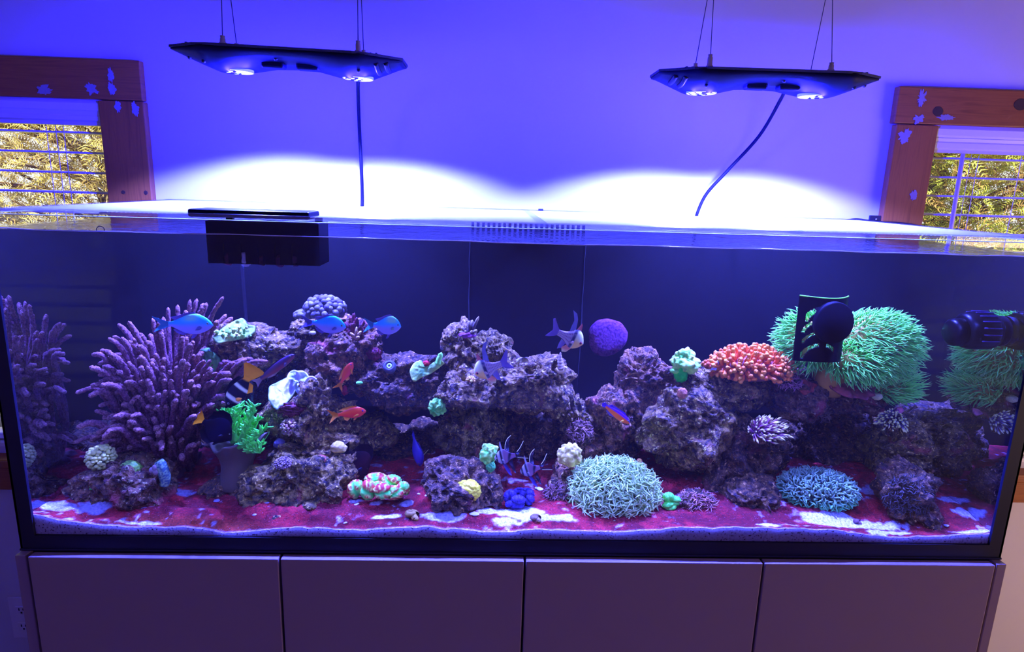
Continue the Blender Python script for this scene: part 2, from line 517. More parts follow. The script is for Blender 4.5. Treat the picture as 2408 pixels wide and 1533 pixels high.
def blind(label, x0, x1, z1, val_bot, slat_px, ref_px, wand_px, cords_px):
    b = thing('window_blind', label, 'blind', ((x0 + x1) / 2, WY + 0.04, z1))
    yv = WY - 0.006
    zb = at(ref_px, val_bot, yv)[2]
    # valance with a rolled upper edge and beads
    prof = [(yv + 0.012, z1 - 0.003), (yv - 0.004, z1 - 0.004), (yv - 0.012, z1 - 0.014), (yv - 0.012, z1 - 0.030), (yv - 0.004, z1 - 0.042),
            (yv - 0.006, z1 - 0.046), (yv - 0.010, (z1 + zb) / 2), (yv - 0.004, (z1 + zb) / 2 - 0.005), (yv - 0.009, (z1 + zb) / 2 - 0.012),
            (yv - 0.009, zb + 0.012), (yv - 0.003, zb + 0.008), (yv - 0.006, zb), (yv + 0.008, zb)]
    n = len(prof)
    V = [(x0 + 0.004, y, z) for y, z in prof] + [(x1 - 0.004, y, z) for y, z in prof]
    F = [[i, i + 1, i + 1 + n, i + n] for i in range(n - 1)] + [list(range(n)), list(range(2 * n - 1, n - 1, -1))]
    mk('valance', V, F, M_BLIND, b, smooth=False)
    bx('head_rail', x0 + 0.014, x1 - 0.014, WY + 0.012, WY + 0.062, z1 - 0.055, z1 - 0.012, M_BLIND, b, 0.002)
    zs = [at(ref_px, p, WY + 0.035)[2] for p in slat_px]
    dz = (zs[0] - zs[-1]) / (len(zs) - 1)
    z = zs[0]
    while z > wz0 + 0.06:
        V, F = [], []
        ys = np.linspace(WY + 0.012, WY + 0.060, 5)
        for x in (x0 + 0.014, x1 - 0.014):
            for t in (0.0013, -0.0013):
                for j, y in enumerate(ys):
                    V.append((x, y, z + t + 0.003 * (1 - ((j - 2) / 2) ** 2)))
        for t in (0, 1):
            for j in range(4):
                q = [t * 5 + j, t * 5 + j + 1, 10 + t * 5 + j + 1, 10 + t * 5 + j]
                F.append(q if t else q[::-1])
        F += [[0, 5, 15, 10], [4, 14, 19, 9], [0, 1, 2, 3, 4, 9, 8, 7, 6, 5], [10, 15, 16, 17, 18, 19, 14, 13, 12, 11]]
        mk('slat', V, F, M_BLIND, b)
        z -= dz
    bx('bottom_rail', x0 + 0.014, x1 - 0.014, WY + 0.014, WY + 0.060, wz0 + 0.016, wz0 + 0.036, M_BLIND, b, 0.004)
    for px in cords_px:
        x = at(px, slat_px[1], WY + 0.014)[0]
        mk('ladder_cord', *tube([(x, WY + 0.010, z1 - 0.04), (x, WY + 0.010, wz0 + 0.03)], 0.0008, 3, 5), M_CORD, b)
    if wand_px:
        p = [at(px, py, WY - 0.012) for px, py in wand_px]
        d = (p[-1] - p[0]) / np.linalg.norm(p[-1] - p[0])
        mk('tilt_wand', *tube([p[0], p[-1] + d * 0.12], 0.0055, 4, 8), M_BLIND, b)
    return b
blind('white slatted blind in the left window, trees yellowish behind', wl_x0, wl_x1, wl_z1, 292, (311, 357, 404, 451), 120, None, (118, 140, 158))
blind('white slatted blind with a tilt wand in the right window', wr_x0, wr_x1, wr_z1, 362, (376, 421, 464, 508), 2300, ((2265, 362), (2236, 540)), (2272, 2290, 2390))

# ------------------------------------------------------------------ shrubs outside
def shrub(label, c, size, cols, n, seed):
    g = np.random.default_rng(seed)
    t = thing('conifer_shrub', label, 'shrub', (c[0], c[1], 0))
    tr = [(c[0], c[1] + 0.25, 0), (c[0] + 0.05, c[1] + 0.25, c[2]), (c[0], c[1] + 0.3, c[2] + size[2] * 0.9)]
    mk('trunk', *tube(tr, (0.06, 0.04, 0.015), 12, 8), mat('shrub_bark', (0.10, 0.06, 0.035), 0.9), t)
    br = []
    for k in range(46):
        z = c[2] + g.uniform(-0.9, 0.9) * size[2]
        a = np.array([c[0], c[1] + 0.25, z - 0.15]); e = np.array([c[0] + g.uniform(-1, 1) * size[0], c[1] - g.uniform(0.0, 0.9) * size[1], z + g.uniform(-0.1, 0.25)])
        br.append(tube([a, (a + e) / 2 + np.array([0, 0, 0.05]), e], (0.012, 0.003), 8, 5))
    tag(mk('branches', *joina(br), mat('shrub_twig', (0.13, 0.07, 0.03), 0.9), t), kind='stuff')
    # feathery sprays: a midrib with paired narrow leaflets
    u = g.uniform(-1, 1, (n, 3))
    P = np.array(c) + u * np.array(size) * np.array([1, 0.7, 1])
    P[:, 1] += 0.25 * size[1] * (u[:, 0] ** 2) + 0.12 * vn(P * 5, 3)
    yaw = g.uniform(0, 2 * np.pi, n); el = g.uniform(-0.7, 0.5, n)
    d = np.stack([np.cos(yaw) * np.cos(el), np.sin(yaw) * np.cos(el), np.sin(el)], -1)
    sref = np.cross(d, g.normal(size=(n, 3))); sref /= np.linalg.norm(sref, axis=1, keepdims=True)
    Ls = g.uniform(0.05, 0.10, n)
    Vt, Ft, Ct = [], [], []
    base = np.array(cols)
    cc = base[g.integers(0, len(base), n)] * g.uniform(0.75, 1.2, (n, 1))
    k = 0
    for tt in np.linspace(0.1, 0.95, 6):
        for sgn in (-1, 1):
            ll = Ls * (0.42 - 0.3 * tt)
            p0 = P + d * (Ls * tt)[:, None] - np.array([0, 0, 1]) * (Ls * 0.5 * tt ** 2)[:, None]
            dv = d * 0.75 + sref * sgn
            p1 = p0 + dv * ll[:, None]
            wv = d * (Ls * 0.045)[:, None]
            Vt.append(np.stack([p0 - wv, p0 + wv, p1], 1).reshape(-1, 3))
            Ft.append(np.arange(3 * n).reshape(-1, 3) + 3 * n * k)
            Ct.append(np.repeat(cc, 3, 0))
            k += 1
    o = mk('foliage', np.concatenate(Vt), np.concatenate(Ft), M_LEAF, t, smooth=False, col=np.concatenate(Ct))
    tag(o, kind='stuff')
    return t
M_LEAF = attr_mat('conifer_leaf', 0.6, 0.25, grain=(9, 0.35))
gy = [(0.50, 0.40, 0.10), (0.42, 0.30, 0.09), (0.55, 0.47, 0.16), (0.34, 0.30, 0.08), (0.62, 0.52, 0.26)]
gg = [(0.42, 0.46, 0.06), (0.32, 0.38, 0.05), (0.55, 0.56, 0.09), (0.42, 0.26, 0.07), (0.30, 0.18, 0.05)]
pl = at(110, 390, 2.0); pr = at(2300, 460, 2.0)
shrub('sunlit yellow-green conifer outside the left window', (pl[0] - 0.05, 2.25, pl[2]), (0.75, 0.42, 0.55), gy, 6500, 3)
shrub('sunlit green conifer outside the right window', (pr[0] + 0.10, 2.25, pr[2]), (0.75, 0.42, 0.55), gg, 8500, 5)
M_LAWN = ramp_mat('lawn', [(0.3, (0.16, 0.17, 0.05)), (0.7, (0.30, 0.28, 0.10))], scale=8)
struct(bx('ground', -8, 8, WY + 0.14, 12, -0.2, -0.02, M_LAWN))

# ------------------------------------------------------------------ wall outlet beside the cabinet
o0 = at(17, 1405, WY - 0.006); o1 = at(92, 1500, WY - 0.006)
ot = thing('wall_outlet', 'white two-socket wall outlet half hidden behind the cabinet at lower left', 'outlet', ((o0[0] + o1[0]) / 2, WY, o1[2]))
M_OUT = mat('outlet_plastic', (0.66, 0.62, 0.62), 0.4, 0.4)
bx('cover_plate', o0[0], o1[0], WY - 0.007, WY, o1[2], o0[2], M_OUT, ot, 0.002)
for zc in (0.30, 0.70):
    xc = (o0[0] + o1[0]) / 2; z = o0[2] + (o1[2] - o0[2]) * zc
    s = bx('socket', xc - 0.017, xc + 0.017, WY - 0.0095, WY - 0.006, z - 0.014, z + 0.014, M_OUT, ot, 0.0015)
    for dx, dz, w_, h_ in ((-0.006, 0.004, 0.0015, 0.004), (0.006, 0.004, 0.0015, 0.0035), (0, -0.007, 0.0024, 0.0024)):
        bx('socket_hole', xc + dx - w_, xc + dx + w_, WY - 0.0101, WY - 0.0093, z + dz - h_, z + dz + h_, M_BLACK, s)

# ================================================================== cabinet
TW = 0.915                      # half width of tank and cabinet
cb = thing('aquarium_cabinet', 'grey four-door cabinet carrying the aquarium', 'cabinet', (0, 0.31, 0))
M_CARC = mat('cabinet_carcass', (0.03, 0.025, 0.035), 0.6)
bx('body', -TW + 0.02, TW - 0.02, 0.0, 0.62, 0.06, Z0 - 0.004, M_CARC, cb)
bx('plinth', -TW + 0.04, TW - 0.04, 0.04, 0.60, 0.0, 0.06, M_CARC, cb)
bx('side_panel', -TW, -TW + 0.019, -0.018, 0.625, 0.06, Z0 - 0.0005, M_DOOR, cb, 0.0015)
bx('side_panel', TW - 0.019, TW, -0.018, 0.625, 0.06, Z0 - 0.0005, M_DOOR, cb, 0.0015)
sd_ = 0.0235
dw = (2 * TW - 2 * sd_) / 4
for i in range(4):
    x = -TW + sd_ + dw * i
    bx('door', x + 0.002, x + dw - 0.002, -0.022, -0.0048, 0.07, Z0 - 0.0005, M_DOOR, cb, 0.0018)
bx('leveling_mat', -TW + 0.002, TW - 0.002, 0.0015, 0.63, Z0 - 0.004, Z0, M_BLACK, cb)

# ================================================================== the tank
TH, TD, WL = 0.6034, 0.643, 0.5793    # height, depth, water level
BY = 0.43                             # painted background panel inside
tank = thing('aquarium', 'long rimless glass aquarium with black seams on the cabinet', 'aquarium', (0, TD / 2, Z0))
GT = 0.012
bx('bottom_pane', -TW, TW, 0, TD, Z0 + 0.0005, Z0 + GT, M_BLACK, tank)
bx('front_pane', -TW, TW, 0, 0.001, Z0 + GT, Z0 + TH, M_GLASS, tank)
bx('side_pane', -TW, -TW + 0.001, 0.0015, TD, Z0 + GT, Z0 + TH, M_GLASS, tank)
bx('side_pane', TW - 0.001, TW, 0.0015, TD, Z0 + GT, Z0 + TH, M_GLASS, tank)
M_BACK = ramp_mat('background_paint', [(0.35, (0.0032, 0.0024, 0.0015)), (0.65, (0.0038, 0.0028, 0.0019))], scale=6, rough=0.8, spec=0.03)
bx('back_pane', -TW + 0.001, TW - 0.001, TD - 0.012, TD, Z0 + GT, Z0 + TH, M_GLASS, tank)
bx('background_panel', -TW + 0.012, TW - 0.012, BY, BY + 0.006, Z0 + GT, Z0 + WL - 0.004, M_BACK, tank)
# glass edges seen from above
for nm, b_ in (('front_edge', (-TW, TW, 0, GT, Z0 + TH - 0.001, Z0 + TH)), ('back_edge', (-TW, TW, TD - GT, TD, Z0 + TH, Z0 + TH + 0.001)),
               ('side_edge', (-TW, -TW + GT, GT, TD - GT, Z0 + TH - 0.001, Z0 + TH)), ('side_edge', (TW - GT, TW, GT, TD - GT, Z0 + TH - 0.001, Z0 + TH))):
    bx(nm, *b_, M_EDGE, tank)
# black silicone seams and base band
bx('base_band', -TW, TW, -0.0015, 0.004, Z0 + 0.003, Z0 + 0.0300, M_SILICONE, tank)
bx('base_line', -TW - 0.001, TW + 0.001, -0.004, 0.004, Z0 + 0.0003, Z0 + 0.0045, mat('base_trim_gloss', (0.02, 0.02, 0.05), 0.2, 0.5), tank, 0.001)
bx('corner_seam', -TW, -TW + 0.027, -0.0015, 0.004, Z0 + 0.030, Z0 + TH, M_SILICONE, tank)
bx('corner_seam', TW - 0.027, TW, -0.0015, 0.004, Z0 + 0.030, Z0 + TH, M_SILICONE, tank)
bx('corner_post', -TW, -TW + 0.004, -0.0015, 0.027, Z0, Z0 + TH, M_SILICONE, tank)
bx('corner_post', TW - 0.004, TW, -0.0015, 0.027, Z0, Z0 + TH, M_SILICONE, tank)
# overflow weir standing against the background
wx0, wx1 = at(1103, 700, BY - 0.03)[0], at(1370, 700, BY - 0.03)[0]
M_WEIR = ramp_mat('weir_paint', [(0.35, (0.0024, 0.0018, 0.0012)), (0.65, (0.0028, 0.0022, 0.0015))], scale=7, rough=0.8, spec=0.03)
wr_ = bx('overflow_weir', wx0, wx1, BY - 0.03, BY - 0.0005, Z0 + GT, Z0 + WL - 0.03, M_WEIR, tank, 0.003)
nt_ = 22
for i in range(nt_):
    x = wx0 + (wx1 - wx0) * (i + 0.5) / nt_
    bx('weir_tooth', x - 0.0032, x + 0.0032, BY - 0.030, BY - 0.024, Z0 + WL - 0.031, Z0 + TH - 0.008, M_BLACK, wr_)
for px in (1103, 1370):
    x = at(px, 700, BY - 0.0305)[0]
    pts = [(x + 0.0008 * math.sin(k * 2.1), BY - 0.0308, Z0 + 0.56 - k * 0.028) for k in range(13)]
    mk('silicone_bead', *tube(pts, 0.0011, 30, 6), mat('bead_%d' % px, seen(30, 30, 90, 16)), tank)

# ------------------------------------------------------------------ water
wat = thing('water', 'clear water filling the aquarium to just under its rim', 'water', (0, 0.3, Z0 + WL))
wat['kind'] = 'stuff'
M_WATER = see_through('water_surface', (0.98, 0.99, 1.0), fresnel=1.33, bump=(22, 0.25, 0.01))
gx, gyy = np.meshgrid(np.linspace(-TW + 0.002, TW - 0.002, 160), np.linspace(0.002, TD - 0.014, 50))
gz = Z0 + WL + 0.0008 * fbm(np.stack([gx.ravel() * 9, gyy.ravel() * 9, gx.ravel() * 0], -1), 3, 5)
def gridfaces(nx, ny):
    i = np.arange(ny - 1)[:, None] * nx; j = np.arange(nx - 1)[None]
    return np.stack([i + j, i + j + 1, i + nx + j + 1, i + nx + j], -1).reshape(-1, 4)
mk('surface', np.stack([gx.ravel(), gyy.ravel(), gz], -1), gridfaces(160, 50), M_WATER, wat)
# faint scattering of the light in the water
m_ = bpy.data.materials.new('water_haze'); m_.use_nodes = True
nt = m_.node_tree; nt.nodes.clear()
vo = nt.nodes.new('ShaderNodeOutputMaterial'); vsx = nt.nodes.new('ShaderNodeVolumeScatter')
vsx.inputs['Color'].default_value = (0.9, 0.95, 1.0, 1); vsx.inputs['Density'].default_value = 0.022; vsx.inputs['Anisotropy'].default_value = 0.3
nt.links.new(vsx.outputs[0], vo.inputs['Volume'])
V, F = box(-TW + 0.0135, TW - 0.0135, 0.0042, TD - 0.0145, Z0 + 0.0130, Z0 + WL - 0.0025)
mk('body', V, F, m_, wat, smooth=False)
# the side faces of the water mirror the inside of the tank
M_TIR = see_through('water_side_mirror', (0.5, 0.5, 0.6), 0.985, gtint=(0.62, 0.64, 0.80))
for x in (-TW + 0.014, TW - 0.014):
    V = [(x, 0.006, Z0 + 0.016), (x, BY - 0.001, Z0 + 0.016), (x, BY - 0.001, Z0 + WL - 0.001), (x, 0.006, Z0 + WL - 0.001)]
    mk('side_face', V, [[0, 1, 2, 3]] if x < 0 else [[3, 2, 1, 0]], M_TIR, wat, smooth=False)
# the front face: near-clear from the room, but steep light from the lamps is turned back into the tank (total reflection)
M_FRONT = see_through('water_front', (1, 1, 1), fresnel=1.33, rough=0.45)
V = [(-TW + 0.014, 0.0030, Z0 + 0.016), (TW - 0.014, 0.0030, Z0 + 0.016), (TW - 0.014, 0.0030, Z0 + WL - 0.001), (-TW + 0.014, 0.0030, Z0 + WL - 0.001)]
mk('front_face', V, [[0, 1, 2, 3]], M_FRONT, wat, smooth=False)
M_MEN = mat('meniscus', (0.62, 0.60, 0.75), 0.15, 0.6)
xs = np.linspace(-TW + 0.03, TW - 0.03, 90)
zz = Z0 + WL + 0.0011 * vn(np.stack([xs * 16, xs * 0, xs * 0], -1), 9)
mk('waterline', *tubes(np.stack([xs, xs * 0 + 0.0035, zz], -1)[None], np.full((1, 90), 0.0009), 6), M_MEN, wat)
M_BUB = see_through('bubble_film', (0.97, 0.97, 1), fresnel=1.25)
for px, py, r in ((236, 540, 0.0062), (206, 541, 0.0026), (165, 541, 0.0020), (105, 540, 0.0020), (84, 540, 0.0016)):
    p = at(px, py, 0.008)
    V, F = blobs([p], [r], 3)
    mk('bubble', V, F, M_BUB, wat)

# ================================================================== hanging LED lights
LY = 0.32
CONE = math.atan2(WY - LY, at(690, 160, LY)[2] - 0.03 - at(690, 362, WY)[2])
M_HOUS = mat('light_housing', (0.0030, 0.0030, 0.022), 0.5, 0.12)
M_TOPP = mat('light_top', (0.030, 0.028, 0.045), 0.55, 0.3, bump=(260, 0.5, 0.002))
M_LENS = emit('led_lens', (0.25, 0.60, 1.0), 4.5)
M_GLOW = emit('led_diffuser_ring', (0.05, 0.10, 1.0), 2.0)
def light(label, pl_, pr_, lens_u, vent, screws, posts, cord):
    a = at(*pl_, LY); b = at(*pr_, LY)
    c = (a + b) / 2
    ex = (b - a); L = np.linalg.norm(ex); ex = ex / L
    ey = np.array([0, 1.0, 0]); ez = np.cross(ex, ey)
    t = thing('aquarium_light', label, 'light', c)
    def W(p):
        p = np.asarray(p, float)
        return c + p[..., 0:1] * ex + p[..., 1:2] * ey + p[..., 2:3] * ez
    w = 0.165
    nu, nv = 61, 15
    U = np.linspace(-0.5, 0.5, nu); Vv = np.linspace(-1, 1, nv)
    half = np.interp(np.abs(U), [0, 0.34, 0.5], [w / 2, w / 2, w * 0.22])
    dep = np.interp(np.abs(U), [0, 0.10, 0.19, 0.26, 0.33, 0.42, 0.5], [0.022, 0.024, 0.033, 0.039, 0.037, 0.022, 0.007])
    uu, vv = np.meshgrid(U, Vv, indexing='ij')
    y = vv * half[:, None]
    zb = -0.006 - (dep[:, None] - 0.006) * (1 - np.abs(vv) ** 3.0 * 0.75)
    bot = np.stack([uu * L, y, zb], -1).reshape(-1, 3)
    top = np.stack([uu * L, y, np.zeros_like(y) - 0.002], -1).reshape(-1, 3)
    Fb = gridfaces(nv, nu); n = nu * nv
    F = [list(f) for f in Fb] + [list(f[::-1] + n) for f in Fb]
    ring = [i * nv for i in range(nu)] + [(nu - 1) * nv + j for j in range(1, nv)] + [i * nv + nv - 1 for i in range(nu - 2, -1, -1)] + [j for j in range(nv - 2, 0, -1)]
    F += [[ring[k], ring[(k + 1) % len(ring)], ring[(k + 1) % len(ring)] + n, ring[k] + n] for k in range(len(ring))]
    mk('housing', W(np.vstack([bot, top])), F, M_HOUS, t)
    # ribbed top plate, a little larger than the housing
    def plate(z0, z1, g):
        ol = [(u * (L + 2 * g), (h + g) * s) for s, rngu in ((-1, range(0, nu, 4)), (1, range(nu - 1, -1, -4))) for u, h in [(U[i], half[i]) for i in rngu]]
        m_ = len(ol)
        V = [(x, y_, z0) for x, y_ in ol] + [(x, y_, z1) for x, y_ in ol]
        return np.array(V), [list(range(m_))[::-1], list(range(m_, 2 * m_))] + [[i, (i + 1) % m_, (i + 1) % m_ + m_, i + m_] for i in range(m_)]
    V, F = plate(-0.003, 0.0015, 0.002)
    mk('top_plate', W(V), F, M_TOPP, t, smooth=False)
    for k in range(34):
        u = (-0.40 + 0.8 * k / 33) * L
        V, F = box(u - 0.0016, u + 0.0016, -0.07, 0.07, 0.0010, 0.0030)
        mk('cooling_rib', W(V), F, M_TOPP, t, smooth=False)
    for lu in lens_u:
        u = lu * L; z = -0.0360
        V, F = lathe([(0.031, 0.006), (0.031, -0.001), (0.027, -0.0015), (0.027, 0.002), (0.0001, 0.002)], (0, 0, 0), 'z', 32)
        ln = mk('lens_ring', W(V + np.array([u, 0, z])), F, M_GLOW, t)
        pk = np.array([[u + 0.017 * math.cos(q), 0.017 * math.sin(q), z + 0.001] for q in np.arange(6) * np.pi / 3] + [[u, 0, z + 0.001]])
        V, F = blobs(pk, np.tile(np.array([[0.0085, 0.0085, 0.004]]), (7, 1)), 2)
        mk('led_cluster', W(V), F, M_LENS, ln)
        sp = lamp('led_beam', 'SPOT', (0, 0, 0), LAMP_W, tuple(LAMP), spot_size=2 * CONE, spot_blend=0.20, shadow_soft_size=0.018)
        sp.parent = t
        loc = W(np.array([[u, 0, z - 0.012]]))[0] - c
        sp.location = tuple(loc)
        sp2 = lamp('led_spill', 'POINT', (0, 0, 0), SPILL_W, (0.006, 0.004, 1.0), shadow_soft_size=0.028)
        sp2.parent = t
        sp2.location = tuple(loc)
    for lu in (-0.06, 0.09):
        V, F = box(lu * L - 0.022, lu * L + 0.022, -0.045, -0.02, -0.0315, -0.018)
        bevel(mk('lug', W(V), F, M_HOUS, t, smooth=False), 0.004)
    for su, sv in screws:
        k = int(np.argmin(abs(U - su))); z = -0.006 - (dep[k] - 0.006) * (1 - abs(sv) ** 3 * 0.75)
        V, F = blobs(W(np.array([[su * L, sv * half[k], z]])), np.array([0.0038]), 2)
        mk('screw', V, F, M_BLACK, t)
    for q in (0.395, 0.435):
        u = vent * q
        k = int(np.argmin(abs(U - u)))
        pts = []
        for sv in np.linspace(-0.93, -0.2, 6):
            z = -0.006 - (dep[k] - 0.006) * (1 - abs(sv) ** 3 * 0.75)
            pts.append((u * L, sv * half[k], z - 0.0005))
        mk('vent_slot', *tube(W(np.array(pts)), 0.0052, 12, 8), M_BLACK, t)
    for (qx, qy), (tx, ty), yy, hgt in posts:
        p0 = at(qx, qy, yy)
        foot = c + ex * ((p0 - c) @ ex); foot = np.array([p0[0], yy, foot[2] + 0.004])
        topz = max(p0[2], foot[2] + 0.012)
        V, F = lathe([(0.0001, 0), (0.0068, 0), (0.0068, 0.004), (0.0052, 0.005), (0.0052, topz - foot[2] - 0.006), (0.0040, topz - foot[2] - 0.004), (0.0046, topz - foot[2]), (0.0001, topz - foot[2])], foot, 'z', 16)
        g = mk('cable_gripper', V, F, M_BRASS, t)
        p1 = at(tx, ty, yy)
        st = np.array([p0[0], yy, topz]); d = p1 - p0
        d = d / max(d[2], 1e-3)
        en = st + d * (ZC - st[2])
        mk('suspension_cable', *tube([st, en], 0.0009, 3, 6), M_WIRE, t)
    P = [at(px, py, yy) for px, py, yy in cord]
    mk('power_cord', *tube(P, 0.0042, 40, 8), mat('cord_rubber', (0.003, 0.002, 0.006), 0.6, 0.1), t)
    return t
light('slim LED light hanging over the left half of the tank', (421, 116), (951, 147), (-0.246, 0.292), 1,
      ((-0.42, -0.6), (-0.34, -0.7), (-0.03, -0.75), (0.32, -0.7)),
      (((523, 84), (521, 0), LY - 0.055, 0), ((556, 102), (543, 0), LY + 0.055, 0), ((842, 96), (841, 0), LY - 0.055, 0), ((855, 118), (850, 0), LY + 0.055, 0)),
      ((843, 165, LY + 0.07), (842, 210, 0.52), (845, 300, 0.56), (850, 400, 0.57), (852, 470, 0.57), (850, 498, 0.55)))
light('slim LED light hanging over the right half of the tank', (1541, 172), (2044, 188), (-0.28, 0.245), -1,
      ((-0.30, -0.7), (0.04, -0.75), (0.37, -0.7), (0.45, -0.5)),
      (((1671, 128), (1678, 0), LY - 0.055, 0), ((1636, 149), (1663, 0), LY + 0.055, 0), ((1956, 147), (1958, 0), LY - 0.055, 0), ((1907, 164), (1941, 0), LY + 0.055, 0)),
      ((1848, 205, LY + 0.07), (1835, 235, 0.50), (1785, 320, 0.56), (1712, 400, 0.58), (1662, 455, 0.58), (1640, 500, 0.57), (1636, 520, 0.55)))

# ================================================================== sand
CK = seen
fx = [(60, 1206), (78, 1209), (160, 1226), (300, 1238), (440, 1240), (530, 1252), (620, 1246), (700, 1240), (850, 1247), (1000, 1239), (1130, 1250), (1290, 1246),
      (1430, 1250), (1600, 1241), (1800, 1240), (1950, 1244), (2090, 1262), (2200, 1261), (2335, 1255), (2370, 1256)]
FP = np.array([at(px, py, 0.006) for px, py in fx])
def sand_z(x, y):
    x = np.asarray(x, float); y = np.asarray(y, float)
    zf = np.interp(x, FP[:, 0], FP[:, 2])
    zb = Z0 + 0.052
    m = sstep(0.0, 0.14, y)
    P = np.stack([x.ravel() * 7, y.ravel() * 9, x.ravel() * 0], -1)
    d = 0.018 * fbm(P, 3, 21).reshape(x.shape) * sstep(0.0, 0.05, y)
    return zf * (1 - m) + zb * m + d
nx, ny = 620, 130
X, Y = np.meshgrid(np.linspace(-TW + 0.0145, TW - 0.0145, nx), 0.0045 + (BY - 0.006) * np.linspace(0, 1, ny) ** 1.15)
Z = sand_z(X, Y)
Pn = np.stack([X.ravel(), Y.ravel(), X.ravel() * 0], -1)
Z = Z + (0.0034 * fbm(Pn * 40, 3, 31) + 0.0006 * vn(Pn * 260, 33)).reshape(X.shape)
clear = np.zeros(X.shape)
for px, py, rx, ry, s in [(130, 1208, 62, 9, 1.0), (228, 1202, 40, 10, 1.0), (215, 1180, 40, 16, 0.6), (425, 1168, 40, 9, 1.0), (1040, 1226, 60, 9, 1.0), (1190, 1214, 110, 14, 1.1), (1300, 1228, 75, 8, 1.0),
                          (1180, 1232, 40, 9, 0.8), (1985, 1226, 110, 13, 1.15), (2085, 1246, 50, 6, 1.0), (2290, 1252, 48, 6, 1.0), (2240, 1190, 45, 12, 1.0), (1810, 1246, 40, 5, 0.7), (1860, 1243, 60, 6, .6),
                          (2260, 1216, 35, 12, 0.8), (900, 1216, 40, 5, 0.9), (680, 1150, 90, 12, 0.55), (1215, 1130, 75, 12, 0.65), (560, 1150, 120, 10, 0.35), (2030, 1160, 60, 25, 0.6),
                          (2240, 1130, 40, 8, 0.7), (2215, 1095, 60, 5, 0.8), (160, 1130, 30, 8, 0.7), (120, 1150, 20, 6, 0.7), (330, 1232, 70, 4, 0.6), (60, 1210, 40, 6, 1), (700, 1186, 40, 4, 0.9), (1115, 1205, 30, 3, 1.2), (880, 1190, 14, 4, .9), (955, 1190, 18, 8, 1), (840, 1188, 20, 5, 1)]:
    c = atz(px, py, Z0 + 0.045); ex_ = abs(atz(px + rx, py, Z0 + 0.045)[0] - c[0]); ey_ = abs(atz(px, py - ry, Z0 + 0.045)[1] - c[1])
    clear = np.maximum(clear, s * np.exp(-(((X - c[0]) / ex_) ** 2 + ((Y - c[1]) / ey_) ** 2) * 1.1))
nz = fbm(Pn * 22, 4, 41).reshape(X.shape); nz2 = fbm(Pn * 90, 3, 43).reshape(X.shape)
mask = sstep(0.34, 0.60, clear + 0.55 * nz + 0.30 * nz2)
mask = np.maximum(mask, 0.6 * sstep(0.36, 0.55, nz2) * sstep(-0.1, 0.3, nz))
mask = np.maximum(mask, sstep(0.006, 0.001, Y - 0.0045) * 0.42)  # bright edge highlight along the front glass, painted into the sand colour
red = np.array((0.12, 0.003, 0.0019)); red2 = np.array((0.33, 0.013, 0.008)); orange = np.array((0.28, 0.034, 0.002)); whit = np.array((0.86, 0.84, 0.80))
rm = sstep(-0.35, 0.45, (0.6 * fbm(Pn * 16, 3, 51) + 0.6 * fbm(Pn * 70, 3, 53)).reshape(X.shape))[..., None]
colr = red * (1 - rm) + red2 * rm
og = (0.6 * sstep(0.5, 0.2, np.abs(X + 0.62) / 0.35) * sstep(0.05, 0.02, Y))[..., None]
colr = colr * (1 - og) + orange * og
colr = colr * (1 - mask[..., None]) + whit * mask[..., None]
gr = (0.5 + 0.5 * vn(Pn * 700, 61)).reshape(X.shape)[..., None]
colr = colr * (0.86 + 0.28 * gr)
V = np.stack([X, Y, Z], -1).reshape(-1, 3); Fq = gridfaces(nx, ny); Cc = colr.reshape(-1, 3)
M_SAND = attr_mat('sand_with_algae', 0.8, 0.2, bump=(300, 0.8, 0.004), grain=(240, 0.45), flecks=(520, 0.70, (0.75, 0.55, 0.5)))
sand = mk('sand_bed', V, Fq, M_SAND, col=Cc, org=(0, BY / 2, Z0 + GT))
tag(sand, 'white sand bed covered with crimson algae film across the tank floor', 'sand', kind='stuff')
# cut face of the sand against the front glass
ns = 12
zt = Z[0]; tt = np.linspace(0, 1, ns)[:, None]
Vf = np.stack([np.repeat(X[0][None], ns, 0), np.full((ns, nx), 0.0045), Z0 + 0.014 + (zt[None] - Z0 - 0.014) * tt], -1).reshape(-1, 3)
M_SFACE = ramp_mat('sand_cut_face', [(0.33, (0.10, 0.07, 0.06)), (0.40, (0.72, 0.62, 0.62)), (0.75, (0.90, 0.86, 0.88))], scale=260, detail=3, rough=0.8, spec=0.2, bump=(0.4, 0.002))
sf = mk('cut_face', Vf, gridfaces(nx, ns), M_SFACE, sand)

